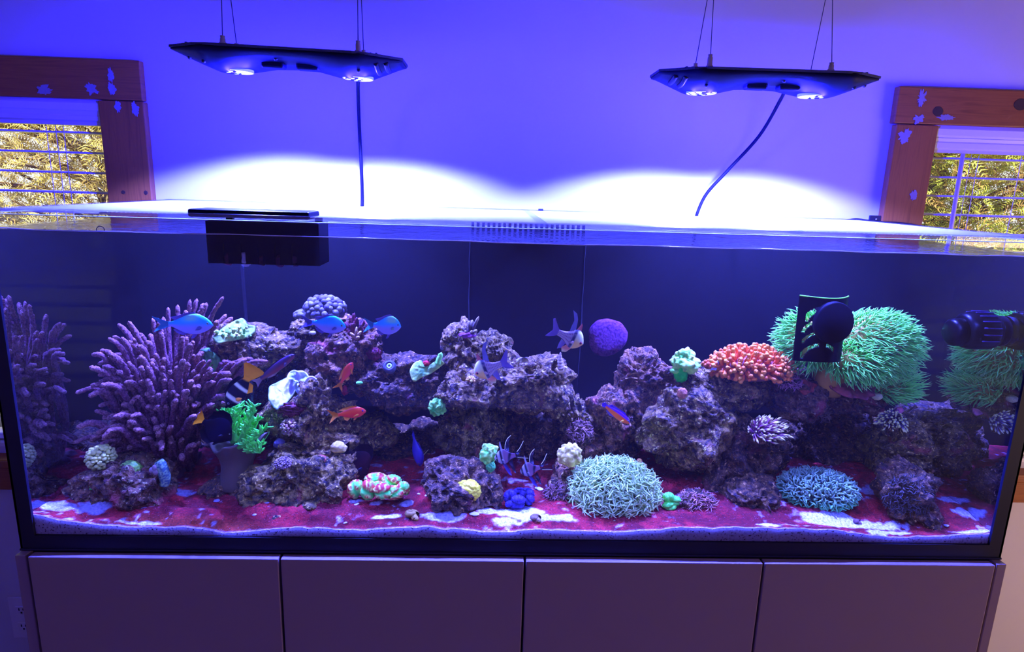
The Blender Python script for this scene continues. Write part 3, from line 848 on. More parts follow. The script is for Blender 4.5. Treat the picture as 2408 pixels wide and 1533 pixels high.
# ================================================================== live rock
def rock_mat(name, tones, coral, pale, amt=0.5):
    m, nt, b = newmat(name)
    setp(b, Roughness=0.75, **{'Specular IOR Level': 0.35})
    tc = nt.nodes.new('ShaderNodeTexCoord')
    def noise(scale, detail, dist=0.0):
        n = nt.nodes.new('ShaderNodeTexNoise'); n.inputs['Scale'].default_value = scale; n.inputs['Detail'].default_value = detail; n.inputs['Distortion'].default_value = dist
        nt.links.new(tc.outputs['Object'], n.inputs['Vector']); return n.outputs['Fac']
    def ramp(src, stops):
        r = nt.nodes.new('ShaderNodeValToRGB'); el = r.color_ramp.elements
        while len(el) < len(stops): el.new(0.5)
        for e, (p, c) in zip(el, stops): e.position = p; e.color = c4(c)
        nt.links.new(src, r.inputs['Fac']); return r.outputs['Color']
    def mix(fac, a, b_):
        x = nt.nodes.new('ShaderNodeMix'); x.data_type = 'RGBA'
        nt.links.new(fac, x.inputs[0]); nt.links.new(a, x.inputs[6])
        if hasattr(b_, 'links'): nt.links.new(b_, x.inputs[7])
        else: x.inputs[7].default_value = c4(b_)
        return x.outputs[2]
    base = ramp(noise(70, 9, 0.9), [(0.36, tones[0]), (0.5, tones[1]), (0.66, tones[2])])
    f1 = ramp(noise(15, 5, 0.8), [(0.5 + 0.18 * (1 - amt), (0, 0, 0)), (0.60 + 0.18 * (1 - amt), (1, 1, 1))])
    c1 = mix(f1, base, coral)
    f2 = ramp(noise(150, 4, 0.3), [(0.60, (0, 0, 0)), (0.68, (1, 1, 1))])
    c2 = mix(f2, c1, pale)
    nt.links.new(c2, b.inputs['Base Color'])
    h = noise(130, 9, 0.6)
    bp = nt.nodes.new('ShaderNodeBump'); bp.inputs['Strength'].default_value = 1.0; bp.inputs['Distance'].default_value = 0.011
    nt.links.new(h, bp.inputs['Height']); nt.links.new(bp.outputs['Normal'], b.inputs['Normal'])
    return m
RK = {
    'grey': rock_mat('live_rock_grey', [(0.0228, 0.0117, 0.0016), (0.1647, 0.0905, 0.0096), (0.4182, 0.2554, 0.0252)], (0.2534, 0.0798, 0.0150), (0.7920, 0.6598, 0.0803), 0.3),
    'violet': rock_mat('live_rock_violet', [(0.0279, 0.0106, 0.0021), (0.1901, 0.0798, 0.0121), (0.4308, 0.1915, 0.0276)], (0.3802, 0.0745, 0.0352), (0.7920, 0.5533, 0.1105), 0.5),
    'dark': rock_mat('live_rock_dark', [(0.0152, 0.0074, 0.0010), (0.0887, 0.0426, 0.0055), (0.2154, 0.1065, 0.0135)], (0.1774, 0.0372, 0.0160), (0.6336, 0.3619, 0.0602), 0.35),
    'maroon': rock_mat('live_rock_maroon', [(0.0236, 0.0096, 0.0016), (0.1336, 0.0585, 0.0085), (0.2514, 0.1224, 0.0175)], (0.3300, 0.0532, 0.0252), (0.4910, 0.4044, 0.1004), 0.65),
    'olive': rock_mat('live_rock_olive', [(0.0202, 0.0117, 0.0010), (0.1394, 0.0872, 0.0070), (0.3295, 0.2128, 0.0160)], (0.2788, 0.0532, 0.0100), (0.7920, 0.5746, 0.0703), 0.35),
}
def deep(Y):
    "depth of a thing inside the tank: spreads the measured order of depths over the tank"
    return Y if Y > 0.40 else 0.03 + 1.05 * Y
def ati(px, py, Y):
    return at(px, py, deep(Y))
def rock_shape(c, r, seed, sub=5, low=0.40, lump=1.0, pit=1.0, fine=1.0, box_=0.20):
    p, f = ico(sub)
    q = np.sign(p) * np.abs(p) ** (1 - box_)
    q = q / (np.linalg.norm(q, axis=1, keepdims=True) ** (1 - box_ * 0.9))
    r = np.asarray(r, float)
    rm = float(np.sort(r)[:2].mean())
    so = np.array([seed * 3.7, seed * 1.9, seed * 7.3])
    V = q * r
    vec3 = lambda x, k: np.stack([vn(x + so, seed + k), vn(x + so + 11, seed + k + 1), vn(x + so + 23, seed + k + 2)], -1)
    V = V * (1 + low * fbm(p * 1.4 + so, 2, seed))[:, None]
    V = V + rm * (0.32 * vec3(V / rm * 1.3, 40) + 0.10 * vec3(V / rm * 3.1, 60))
    # knobs, holes and grit of fixed size, as on any piece of reef rock
    dome = lambda cell, k: np.sqrt(np.maximum(0.0, 1 - (worley(V / cell + so, seed + k) / 0.85) ** 2))
    a = min(1.0, rm / 0.045)
    h = lump * a * (0.0170 * dome(0.036, 5) + 0.0100 * dome(0.0165, 6)) + lump * 0.0042 * dome(0.0080, 9)
    h = h - pit * a * (0.0150 * sstep(0.46, 0.14, worley(V / 0.026 + so * 1.3, seed + 7)) + 0.0070 * sstep(0.42, 0.16, worley(V / 0.010 + so * 1.7, seed + 3)))
    h = h + fine * 0.0035 * fbm(V / 0.006 + so, 2, seed + 8)
    nrm = p / (r / r.max()); nrm /= np.linalg.norm(nrm, axis=1, keepdims=True)
    return np.asarray(c) + V + nrm * (h - 0.008 * a)[:, None], f
def rock(px0, py0, px1, py1, Yc, label, kind='grey', ry=None, seed=1, sub=5, name='live_rock', **kw):
    Yc = deep(Yc)
    a = at(px0, py1, Yc); b = at(px1, py0, Yc)
    c = (a + b) / 2
    a = c + (a - c) * 1.13; b = c + (b - c) * 1.13
    r = [(b[0] - a[0]) / 2, ry or min(0.075, max(0.03, (b[0] - a[0]) * 0.42)), (b[2] - a[2]) / 2]
    V, F = rock_shape((c[0], Yc, c[2]), r, seed, sub, **kw)
    # keep the measured extents
    for k, (lo, hi) in ((0, (a[0], b[0])), (2, (a[2], b[2]))):
        v0, v1 = np.percentile(V[:, k], 0.4), np.percentile(V[:, k], 99.6)
        V[:, k] = lo + (V[:, k] - v0) / (v1 - v0) * (hi - lo)
    V[:, 2] = np.maximum(V[:, 2], Z0 + 0.02)
    V[:, 1] = np.minimum(V[:, 1], BY - 0.004)
    o = mk(name, V, F, RK[kind], None)
    return tag(o, label, 'rock', 'live rocks stacked in the aquarium')
rock(505, 770, 730, 870, 0.27, 'long flat rock ledge behind the purple sea fan, teal crust on its left end', 'grey', 0.07, 1, 6)
rock(720, 760, 895, 905, 0.27, 'rock under the lavender knob coral, red crust on top', 'violet', 0.07, 2, 6)
rock(690, 745, 770, 800, 0.31, 'small rock directly under the lavender knob coral', 'grey', 0.035, 3, 6)
rock(640, 880, 812, 1035, 0.19, 'grey pitted rock right of the white plate coral', 'grey', 0.065, 4, 6)
rock(640, 1015, 835, 1120, 0.17, 'grey rock below the pink star polyps', 'grey', 0.06, 5, 6)
rock(598, 1070, 815, 1186, 0.11, 'broad olive rock on the sand right of the green leather coral', 'olive', 0.065, 6, 6)
rock(762, 965, 925, 1065, 0.26, 'pale arched rock behind the lower orange fish', 'grey', 0.05, 7, 5, pit=1.5)
rock(835, 840, 1062, 955, 0.24, 'dark bridge rock between the two rock piles', 'dark', 0.06, 8, 6)
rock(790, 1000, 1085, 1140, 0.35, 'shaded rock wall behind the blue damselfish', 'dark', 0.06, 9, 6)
rock(1043, 763, 1135, 880, 0.25, 'tall upright rock slab carrying the purple stick coral', 'grey', 0.04, 10, 6)
rock(1105, 785, 1203, 880, 0.28, 'knobbly rock behind the left pyjama cardinalfish', 'olive', 0.04, 11, 6)
rock(1022, 868, 1182, 960, 0.20, 'flat rock below the left pyjama cardinalfish', 'grey', 0.06, 12, 6)
rock(1160, 838, 1342, 965, 0.22, 'rugged rock with a pointed turret shell on its right corner', 'grey', 0.065, 13, 6)
rock(1030, 945, 1182, 1078, 0.24, 'mossy rock between the mint-green polyps and the bridge rock', 'olive', 0.06, 14, 6)
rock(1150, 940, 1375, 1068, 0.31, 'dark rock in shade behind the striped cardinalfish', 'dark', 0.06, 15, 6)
rock(1005, 1080, 1172, 1208, 0.09, 'dark rock on the sand carrying the yellow coral', 'dark', 0.055, 16, 6)
rock(1318, 935, 1392, 1012, 0.23, 'small knobbly rock beside the gap in the middle', 'grey', 0.035, 17, 6)
rock(1325, 990, 1425, 1090, 0.25, 'purple encrusted rock above the cream mushroom coral', 'violet', 0.045, 18, 6)
rock(1378, 912, 1505, 1040, 0.25, 'rock right behind the orange and blue fish', 'violet', 0.055, 19, 6)
rock(1432, 828, 1602, 965, 0.27, 'tall peaked rock left of the neon green coral', 'violet', 0.06, 20, 6)
rock(1355, 1005, 1500, 1100, 0.29, 'shaded rock behind the pale blue polyp ball', 'dark', 0.05, 21, 6)
rock(1508, 918, 1725, 1092, 0.19, 'large lumpy grey rock in the middle of the right pile', 'grey', 0.075, 22, 6)
rock(1590, 848, 1835, 962, 0.25, 'wide rock under the orange anemone', 'grey', 0.065, 23, 6)
rock(1520, 1075, 1690, 1178, 0.27, 'smooth bluish rock slab in shade behind the small green coral', 'grey', 0.05, 24, 5, lump=0.5, pit=0.2)
rock(1640, 985, 1855, 1175, 0.20, 'dark rock below the left purple torch coral', 'dark', 0.075, 25, 6)
rock(1690, 1128, 1838, 1208, 0.10, 'low dark rock on the sand left of the blue-green carpet anemone', 'dark', 0.055, 26, 6)
rock(1795, 875, 1935, 975, 0.24, 'maroon rock right of the orange anemone', 'maroon', 0.055, 27, 6)
rock(1905, 895, 2085, 962, 0.23, 'maroon ledge jutting right under the green anemone', 'maroon', 0.045, 28, 6)
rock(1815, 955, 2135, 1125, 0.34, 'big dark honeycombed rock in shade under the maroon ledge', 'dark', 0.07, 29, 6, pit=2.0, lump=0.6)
rock(2035, 985, 2197, 1125, 0.22, 'brown rock right of the right torch coral', 'olive', 0.06, 30, 6)
rock(2062, 1098, 2205, 1242, 0.08, 'dark shaggy rock on the sand in the right corner', 'dark', 0.05, 31, 6, fine=2.0)
rock(202, 1082, 392, 1202, 0.085, 'low rock in the left corner carrying four small corals', 'maroon', 0.05, 32, 6)
rock(1288, 1095, 1365, 1195, 0.13, 'purple-black rock under the cream mushroom coral', 'violet', 0.04, 33, 6)
rock(300, 1010, 640, 1150, 0.36, 'dark rock in shade behind the foot of the purple sea fan', 'dark', 0.07, 34, 6)
rock(575, 880, 650, 1110, 0.35, 'upright brown rock in shade behind the green leather coral', 'maroon', 0.045, 35, 6)

# ================================================================== equipment
# net lid lying on the rim
lid = thing('mesh_lid', 'clear net lid with thin frame lying across the tank rim', 'lid', (0, TD / 2, Z0 + TH + 0.0015))
M_LIDF = see_through('lid_frame', (0.93, 0.95, 0.97), 0.22, rough=0.15)
M_NET = mat('lid_net', (0.55, 0.56, 0.60), 0.4, 0.4)
zl = Z0 + TH + 0.0015
for b_ in ((-TW + 0.01, TW - 0.01, 0.020, 0.036), (-TW + 0.01, TW - 0.01, TD - 0.036, TD - 0.020)):
    bx('long_rail', *b_, zl, zl + 0.007, M_LIDF, lid, 0.001)
for x in (-TW + 0.02, -0.46, 0.012, 0.46, TW - 0.02):
    bx('cross_rail', x - 0.008, x + 0.008, 0.036, TD - 0.036, zl, zl + 0.007, M_LIDF, lid, 0.001)
xs_ = np.arange(-TW + 0.03, TW - 0.03, 0.0075); ys_ = np.arange(0.04, TD - 0.04, 0.0075)
Pa = np.array([[(x, 0.036, zl + 0.004), (x, TD / 2, zl + 0.004), (x, TD - 0.036, zl + 0.004)] for x in xs_])
Pb = np.array([[(-TW + 0.02, y, zl + 0.0045), (0, y, zl + 0.0045), (TW - 0.02, y, zl + 0.0045)] for y in ys_])
V, F = joina([tubes(Pa, np.full(Pa.shape[:2], 0.00035), 4), tubes(Pb, np.full(Pb.shape[:2], 0.00035), 4)])
tag(mk('netting', V, F, M_NET, lid), kind='stuff')

# black surface-skimming box hung on the front pane at the left
q0 = at(491, 618, 0.03); q1 = at(750, 540, 0.03)
fb = thing('overflow_box', 'black slotted overflow box hung inside the front glass at left', 'filter box', ((q0[0] + q1[0]) / 2, 0.06, q0[2]))
M_FBOX = mat('overflow_acrylic', (0.0015, 0.0008, 0.0025), 0.4, 0.05)
x0, x1, z0_, z1_ = q0[0], q1[0], q0[2], Z0 + TH - 0.004
slots = [at(px, py, 0.03) for px, py in ((531, 594), (572, 596), (613, 598), (653, 599), (693, 601))]
hw, hh = 0.0042, 0.0165
def slotted_front(y0, y1):
    "front sheet with rounded slot holes, built as strips between the slots"
    ps = [box(x0, x1, y0, y1, slots[0][2] + hh, z1_), box(x0, x1, y0, y1, z0_, slots[-1][2] - hh)]
    xs__ = [x0] + sum([[s[0] - hw, s[0] + hw] for s in slots], []) + [x1]
    zt_, zb_ = slots[0][2] + hh, slots[-1][2] - hh
    for i in range(0, len(xs__), 2):
        ps.append(box(xs__[i], xs__[i + 1], y0, y1, zb_, zt_))
    return join(ps)
mk('front_sheet', *slotted_front(0.028, 0.032), M_FBOX, fb, smooth=False)
bx('rear_sheet', x0, x1, 0.088, 0.092, z0_, z1_, M_FBOX, fb)
bx('side_sheet', x0, x0 + 0.004, 0.032, 0.088, z0_, z1_, M_FBOX, fb)
bx('side_sheet', x1 - 0.004, x1, 0.032, 0.088, z0_, z1_, M_FBOX, fb)
bx('floor_sheet', x0, x1, 0.032, 0.088, z0_, z0_ + 0.004, M_FBOX, fb)
b0 = at(484, 506, 0.10); b1 = at(752, 511, 0.10)
zc_ = (b0[2] + b1[2]) / 2
bx('hanging_lip', b0[0], b1[0], 0.03, 0.10, zc_, zc_ + 0.013, M_FBOX, fb, 0.003)
for x in (x0 + 0.01, x1 - 0.022):
    bx('hanger', x, x + 0.012, 0.088, 0.096, z1_ - 0.01, zc_ + 0.002, M_FBOX, fb)
for k, s in enumerate(slots):
    V, F = rock_shape((s[0], 0.037, s[2] - hh + 0.005), (0.0036, 0.003, 0.005 + 0.002 * (k % 2)), 80 + k, 3)
    mk('coralline_crust', V, F, mat('slot_crust_%d' % k, [seen(110, 50, 190, 20), (0.8, 0.8, 0.8), seen(100, 60, 170, 20), seen(90, 40, 190, 20), seen(90, 50, 200, 20)][k], 0.8), fb)

# curved black pump guard in front of the green anemone
g0 = at(1884, 858, 0.035); g1 = at(2018, 702, 0.035)
pg = thing('pump_guard', 'black curved pump guard with crescent slots in front of the green anemone', 'pump', ((g0[0] + g1[0]) / 2, 0.04, g0[2]))
top_l, top_r, bot_l, bot_r = at(1901, 702, 0.035), at(2018, 704, 0.035), at(1883, 858, 0.035), at(1997, 861, 0.035)
NU, NV = 72, 96
uu = (np.arange(NU) + 0.5) / NU; vv = (np.arange(NV) + 0.5) / NV
def guard_pt(u, v, off=0.0):
    u = np.asarray(u, float); v = np.asarray(v, float)
    p = (top_l * (1 - u)[..., None] + top_r * u[..., None]) * (1 - v)[..., None] + (bot_l * (1 - u)[..., None] + bot_r * u[..., None]) * v[..., None]
    p = p.copy()
    bulge = 4 * u * (1 - u)
    p[..., 1] += 0.030 * (1 - bulge) + off
    p[..., 2] += 0.006 * bulge * (v > 0.5)*(v - .5)*2
    return p
def guard_hole(u, v):
    h = np.zeros(np.broadcast(u, v).shape, bool)
    for (cu, cv, R1, R2, u0, u1, vmax) in ((0.42, 0.98, 0.30, 0.235, 0.08, 0.66, 0.96), (0.42, 0.78, 0.30, 0.25, 0.08, 0.28, 0.72), (0.42, 0.59, 0.30, 0.25, 0.06, 0.26, 0.55),
                                           (0.42, 0.40, 0.30, 0.22, 0.10, 0.40, 0.40), (0.42, 0.40, 0.30, 0.22, 0.44, 0.52, 0.40)):
        r = np.sqrt(((u - cu) * 0.82) ** 2 + ((v - cv)) ** 2)
        h |= (r < R1) & (r > R2) & (v < min(cv - 0.02, vmax)) & (u > u0) & (u < u1) & ~((u > 0.36) & (u < 0.47))
    for v0, v1 in ((0.12, 0.26), (0.60, 0.68), (0.84, 0.96)):
        h |= (u > 0.91) & (u < 0.945) & (v > v0) & (v < v1)
    return h
HU, HV = np.meshgrid(uu, vv, indexing='ij')
hole = guard_hole(HU, HV)
eu, ev = np.meshgrid(np.linspace(0, 1, NU + 1), np.linspace(0, 1, NV + 1), indexing='ij')
A = guard_pt(eu, ev).reshape(-1, 3); B = guard_pt(eu, ev, 0.004).reshape(-1, 3)
idx = np.arange((NU + 1) * (NV + 1)).reshape(NU + 1, NV + 1); n_ = len(A)
F = []
for i in range(NU):
    for j in range(NV):
        if hole[i, j]: continue
        a, b, c, d = idx[i, j], idx[i + 1, j], idx[i + 1, j + 1], idx[i, j + 1]
        F.append([a, d, c, b]); F.append([a + n_, b + n_, c + n_, d + n_])
        for (di, dj, e) in ((-1, 0, (a, d)), (1, 0, (b, c)), (0, -1, (a, b)), (0, 1, (d, c))):
            ii, jj = i + di, j + dj
            if not (0 <= ii < NU and 0 <= jj < NV) or hole[ii, jj]:
                F.append([e[0], e[1], e[1] + n_, e[0] + n_])
mk('curved_cage', np.vstack([A, B]), F, M_FBOX, pg, smooth=False)
pc = at(1958, 758, 0.030)
V, F = lathe([(0.0001, -0.010), (0.036, -0.010), (0.038, -0.006), (0.038, 0.004), (0.0001, 0.004)], (0, 0, 0), 'y', 40)
mk('round_pad', V * np.array([0.92, 1, 1]) + pc, F, mat('pad_rubber', (0.002, 0.0015, 0.003), 0.7, 0.05), pg)
tp = guard_pt(np.linspace(0, 1, 20), np.zeros(20), 0.002)
mk('algae_rim', *tubes(tp[None], np.full((1, 20), 0.0016), 6), mat('algae_rim_green', seen(110, 200, 40, 14), 0.7), pg)

# round circulation pump on the right pane
pw = at(2295, 777, 0.085)
pm = thing('circulation_pump', 'black ribbed circulation pump on the right pane', 'pump', pw)
M_PUMP = mat('pump_plastic', (0.0025, 0.0015, 0.002), 0.35, 0.12)
xe = TW - 0.016
xm = pw[0]
rr = 0.036
mk('barrel', *lathe([(0.0001, xm - 0.030), (0.026, xm - 0.030), (0.033, xm - 0.024), (rr, xm - 0.012), (rr, xm + 0.020), (0.033, xm + 0.030), (0.0001, xm + 0.030)], (0, 0.085, pw[2]), 'x', 40), M_PUMP, pm)
mk('front_grille', *lathe([(0.0001, xm - 0.052), (0.020, xm - 0.052), (0.026, xm - 0.046), (0.027, xm - 0.030), (0.0001, xm - 0.030)], (0, 0.085, pw[2] - 0.004), 'x', 30), M_PUMP, pm)
for k in range(9):
    a = math.radians(20 + k * 20)
    y = 0.085 - (rr + 0.0006) * math.sin(a - 1.2); z = pw[2] + (rr + 0.0006) * math.cos(a - 1.2)
    mk('rib', *tube([(xm - 0.012, y, z), (xm + 0.022, y, z)], 0.0014, 4, 6), mat('rib_%d' % k, (0.05, 0.03, 0.10), 0.25, 0.6) if k == 0 else M_RIB, pm) if k else None
    if k == 0:
        M_RIB = mat('pump_rib', (0.05, 0.03, 0.10), 0.25, 0.6)
        mk('rib', *tube([(xm - 0.012, y, z), (xm + 0.022, y, z)], 0.0014, 4, 6), M_RIB, pm)
mk('magnet', *lathe([(0.0001, xm + 0.030), (0.027, xm + 0.030), (0.029, xe - 0.004), (0.029, xe), (0.0001, xe)], (0, 0.085, pw[2]), 'x', 30), M_PUMP, pm)

# clip and cable on the back rim at right
cpos = at(2056, 517, TD)
cc_ = thing('cable_clip', 'small black square cable clip on the back rim before the right window', 'clip', (cpos[0], TD, Z0 + TH))
hp = 0.012
bx('pad', cpos[0] - 0.016, cpos[0] + 0.016, TD - 0.004, TD + 0.002, cpos[2] - hp, cpos[2] + hp, M_BLACK, cc_, 0.002)
mk('hook', *tube([(cpos[0] - 0.006, TD - 0.004, cpos[2] - 0.002), (cpos[0] - 0.006, TD - 0.012, cpos[2] - 0.008), (cpos[0] - 0.006, TD - 0.004, cpos[2] - 0.016), (cpos[0] - 0.006, TD - 0.003, Z0 + TH + 0.002)], 0.0028, 14, 8), M_BLACK, cc_)
V, F = blobs([[cpos[0] + 0.002, TD - 0.005, cpos[2] + 0.002]], [0.0022], 2)
mk('screw', V, F, M_BRASS, cc_)
P = [at(px, py, TD - 0.008) for px, py in ((1974, 524), (1990, 519), (2015, 516), (2045, 520), (2080, 523), (2125, 526), (2165, 533), (2185, 540))]
tag(mk('black_cable', *tube(P, 0.0034, 40, 8), M_BLACK), 'black cable along the back rim through the square clip', 'cable')
# small bracket at the middle of the back rim
bp_ = at(1271, 506, TD)
br_ = thing('thumb_screw_bracket', 'tiny black thumb-screw bracket at the middle of the back rim', 'bracket', (bp_[0], TD, Z0 + TH + 0.001))
zz_ = [at(1271, p, TD)[2] for p in (514, 505, 497, 491)]
bx('foot', bp_[0] - 0.010, bp_[0] + 0.010, TD - 0.006, TD + 0.006, min(zz_[0], Z0 + TH + 0.001), zz_[1], M_BLACK, br_, 0.001)
mk('neck', *tube([(bp_[0] - 0.003, TD, zz_[1] - 0.001), (bp_[0] - 0.004, TD, (zz_[1] + zz_[2]) / 2), (bp_[0] + 0.001, TD, zz_[2] + 0.001)], 0.0042, 8, 8), M_BLACK, br_)
V, F = lathe([(0.0001, 0), (0.0065, 0), (0.0065, zz_[3] - zz_[2]), (0.0001, zz_[3] - zz_[2])], (bp_[0], TD, zz_[2]), 'z', 14)
mk('knob', V, F, M_BLACK, br_)
# thin clear rod in front of the left rock pile
P = [at(px, py, 0.12) for px, py in ((569, 622), (580, 760), (590, 880), (594, 960))]
tag(mk('acrylic_rod', *tube(P, 0.0034, 20, 8), see_through('rod_acrylic', (0.90, 0.91, 0.95), 0.04, rough=0.3)), 'thin clear rod hanging from the overflow box', 'rod')

# ================================================================== corals
def vec(*a): return np.array(a, float)
def pxm(Y): return 1.0 / ppm(deep(Y))
def tentacles(n, c, rad, length, r0, seed, zmin=-0.2, bend=0.5, K=7, seg=5, tipball=0.0, curl=0.6, lean=(0, 0, 0), jitter=0.25, keep=None):
    "soft tubes growing out of an ellipsoid; returns verts, quads, param along tube"
    g = np.random.default_rng(seed)
    d = fib(n, zmin)
    d = d + g.normal(size=d.shape) * 0.06
    d /= np.linalg.norm(d, axis=1, keepdims=True)
    if keep is not None:
        d = d[keep(d)]
        n = len(d)
    rad = np.asarray(rad, float)
    base = np.asarray(c) + d * rad
    nrm = d / rad; nrm /= np.linalg.norm(nrm, axis=1, keepdims=True)
    L = length * g.uniform(0.7, 1.2, n)
    e1 = np.cross(nrm, g.normal(size=(n, 3))); e1 /= np.linalg.norm(e1, axis=1, keepdims=True) + 1e-9
    e2 = np.cross(nrm, e1)
    t = np.linspace(0, 1, K)
    ph = g.uniform(0, 6.28, n)
    P = base[:, None, :] + nrm[:, None, :] * (L[:, None] * t)[..., None] \
        + e1[:, None, :] * (L[:, None] * bend * t ** 2)[..., None] \
        + e2[:, None, :] * (L[:, None] * curl * 0.25 * np.sin(t * 4.5 + ph[:, None]) * t)[..., None] \
        + np.asarray(lean)[None, None, :] * (L[:, None] * t ** 1.6)[..., None]
    prof = np.interp(t, [0, 0.75, 0.92, 1], [1, 0.8, 0.7, 0.15])
    if tipball:
        prof = np.interp(t, [0, 0.70, 0.80, 0.92, 1], [0.9, 0.65, tipball, tipball, 0.1])
    R = np.repeat((r0 * prof)[None], n, 0) * g.uniform(0.8, 1.2, (n, 1))
    V, F = tubes(P, R, seg)
    tt = np.tile(np.repeat(t, seg), n)
    rnd = np.repeat(g.uniform(0, 1, n), K * seg)
    return V, F, tt, rnd
M_TENT = attr_mat('tentacle', 0.5, 0.35)
M_FLESH = attr_mat('coral_flesh', 0.6, 0.3, bump=(170, 0.5, 0.003), grain=(60, 0.3))
def mixc(a, b, t):
    t = np.asarray(t)[:, None]
    return np.asarray(a) * (1 - t) + np.asarray(b) * t

# --- purple sea fan with finger branches
B0 = ati(405, 1118, 0.21)
fan = thing('purple_gorgonian', 'big bushy purple finger gorgonian at the left', 'coral', B0)
M_GORG = attr_mat('gorgonian_skin', 0.8, 0.15, bump=(520, 0.9, 0.003), grain=(330, 0.55))
g = np.random.default_rng(11)
gcol = np.array(seen(92, 48, 150, 10)); gtip = np.array(seen(160, 115, 215, 10))
tips = [(215, 832, .16), (285, 792, .15), (303, 800, .18), (240, 860, .13), (212, 905, .12), (222, 965, .12), (214, 1000, .12), (232, 1030, .13), (330, 782, .20), (345, 800, .15),
        (395, 722, .24), (418, 716, .25), (452, 734, .25), (470, 738, .26), (486, 711, .22), (500, 738, .24), (512, 752, .22), (380, 780, .16), (430, 790, .14), (455, 800, .17),
        (560, 852, .15), (576, 846, .14), (585, 862, .15), (540, 868, .16), (470, 905, .12), (500, 900, .13), (520, 930, .13), (470, 830, .17), (300, 850, .11), (330, 860, .11),
        (355, 850, .12), (265, 905, .11), (285, 950, .10), (320, 930, .10), (345, 955, .10), (370, 925, .10), (250, 985, .10), (300, 1000, .09), (340, 1020, .10), (380, 1000, .10),
        (400, 870, .11), (420, 880, .12), (390, 950, .10), (440, 950, .11), (455, 990, .11), (480, 960, .12), (430, 1030, .12), (470, 1040, .13), (270, 1040, .12), (310, 1060, .12),
        (235, 930, .15), (250, 840, .17), (365, 830, .14), (345, 890, .10), (275, 870, .13), (260, 950, .13), (300, 905, .12), (410, 920, .11), (360, 980, .10), (400, 1040, .11),
        (490, 880, .16), (505, 850, .20), (440, 850, .14), (325, 815, .17), (230, 880, .16), (385, 890, .12), (460, 870, .15), (290, 1020, .11), (520, 905, .14), (530, 950, .14)]
for k, (px, py, Yt) in enumerate(tips):
    tip = ati(px, py, Yt)
    left = (405 - px) / 200.0
    root = B0 + vec(g.uniform(-0.05, 0.05), g.uniform(-0.03, 0.02), g.uniform(-0.01, 0.03))
    hub = ati(405 + (px - 405) * 0.42 + g.uniform(-14, 14), 1118 + (py - 1118) * 0.50 + g.uniform(-10, 25), (0.21 + Yt) / 2 + g.uniform(-0.02, 0.02))
    bow = ati(405 + (px - 405) * 0.80, 1118 + (py - 1118) * 0.86 - 16 * abs(left) + g.uniform(-9, 9), Yt * 0.9 + 0.021)
    nf = 3 if k % 3 == 0 else 4
    for q in range(nf):
        off = vec(g.uniform(-0.022, 0.022), g.uniform(-0.018, 0.018), g.uniform(-0.014, 0.014)) * (q > 0)
        pts = [root, hub, bow + off * 0.6, tip + off * 1.6]
        if q:
            pts = [hub + (bow - hub) * 0.1 * q, (hub + bow) / 2 + off, bow + off * 1.7 + vec(0, 0, 0.004), tip + off * 2.4 - vec(0, 0, 0.010 * abs(left))]
        K = 64
        P = smooth_path(pts, K)
        t = np.linspace(0, 1, K)
        R = np.interp(t, [0, 0.5, 0.9, 0.97, 1], [0.0056, 0.0054, 0.0049, 0.0040, 0.0005]) * g.uniform(0.85, 1.12)
        V, F = tubes(P[None], R[None], 12)
        ctr = np.repeat(P, 12, 0)
        n3 = vn(V * 420, 3) * 0.30 + vn(V * 190, 4) * 0.12
        V = ctr + (V - ctr) * (1 + n3)[:, None]
        tt = np.repeat(t, 12)
        cl = mixc(gcol * 0.85, gtip, np.clip(tt ** 4 * 0.5 + 0.9 * np.clip(n3, 0, 1), 0, 1))
        mk('branch', V, F, M_GORG, fan, col=cl)
V, F = rock_shape(B0 + vec(0, 0.01, -0.015), (0.055, 0.05, 0.045), 55, 4)
mk('holdfast', V, F, mat('gorgonian_foot', seen(70, 40, 100)), fan)

# --- neon green finger leather coral on a pale stalk
lc0 = ati(556, 1165, 0.105)
lc = thing('green_leather_coral', 'neon green finger leather coral on a pale cup-shaped stalk', 'coral', lc0)
s_ = pxm(0.105)
prof = [(0.031, 0), (0.032, 20), (0.030, 45), (0.031, 62), (0.036, 82), (0.042, 100), (0.049, 116), (0.051, 122), (0.046, 121), (0.036, 110), (0.02, 104), (0.0001, 100)]
cst = ati(556, 1142, 0.105)
V, F = lathe([(r, h * s_) for r, h in prof], (0, 0, 0), 'z', 64)
ang = np.arctan2(V[:, 1], V[:, 0])
fl = sstep(0.045, 0.11, V[:, 2])
V[:, :2] *= (1 + fl * (0.08 * np.sin(ang * 4 + 0.6) + 0.05 * np.sin(ang * 7)) + 0.03 * vn(V * 40, 2))[:, None]
V[:, 2] += fl * (0.012 * np.sin(ang * 4 + 0.6) + 0.005 * np.sin(ang * 7 + 2))
V[:, 0] += V[:, 2] * 0.10
gs = np.array(seen(78, 66, 118, 12))
mk('stalk', V + cst, F, mat('leather_stalk', gs, 0.55, 0.4, bump=(60, 0.3, 0.004)), lc)
V, F = rock_shape(lc0 + vec(0, 0, 0.012), (0.042, 0.036, 0.019), 56, 5)
mk('plug', V, F, RK['dark'], lc)
ggn = np.array(seen(50, 235, 110, 5)); gdk = np.array(seen(50, 120, 80, 8)); gtp = np.array(seen(80, 255, 150, 4))
M_GFIN = attr_mat('neon_finger', 0.45, 0.3)
g = np.random.default_rng(21)
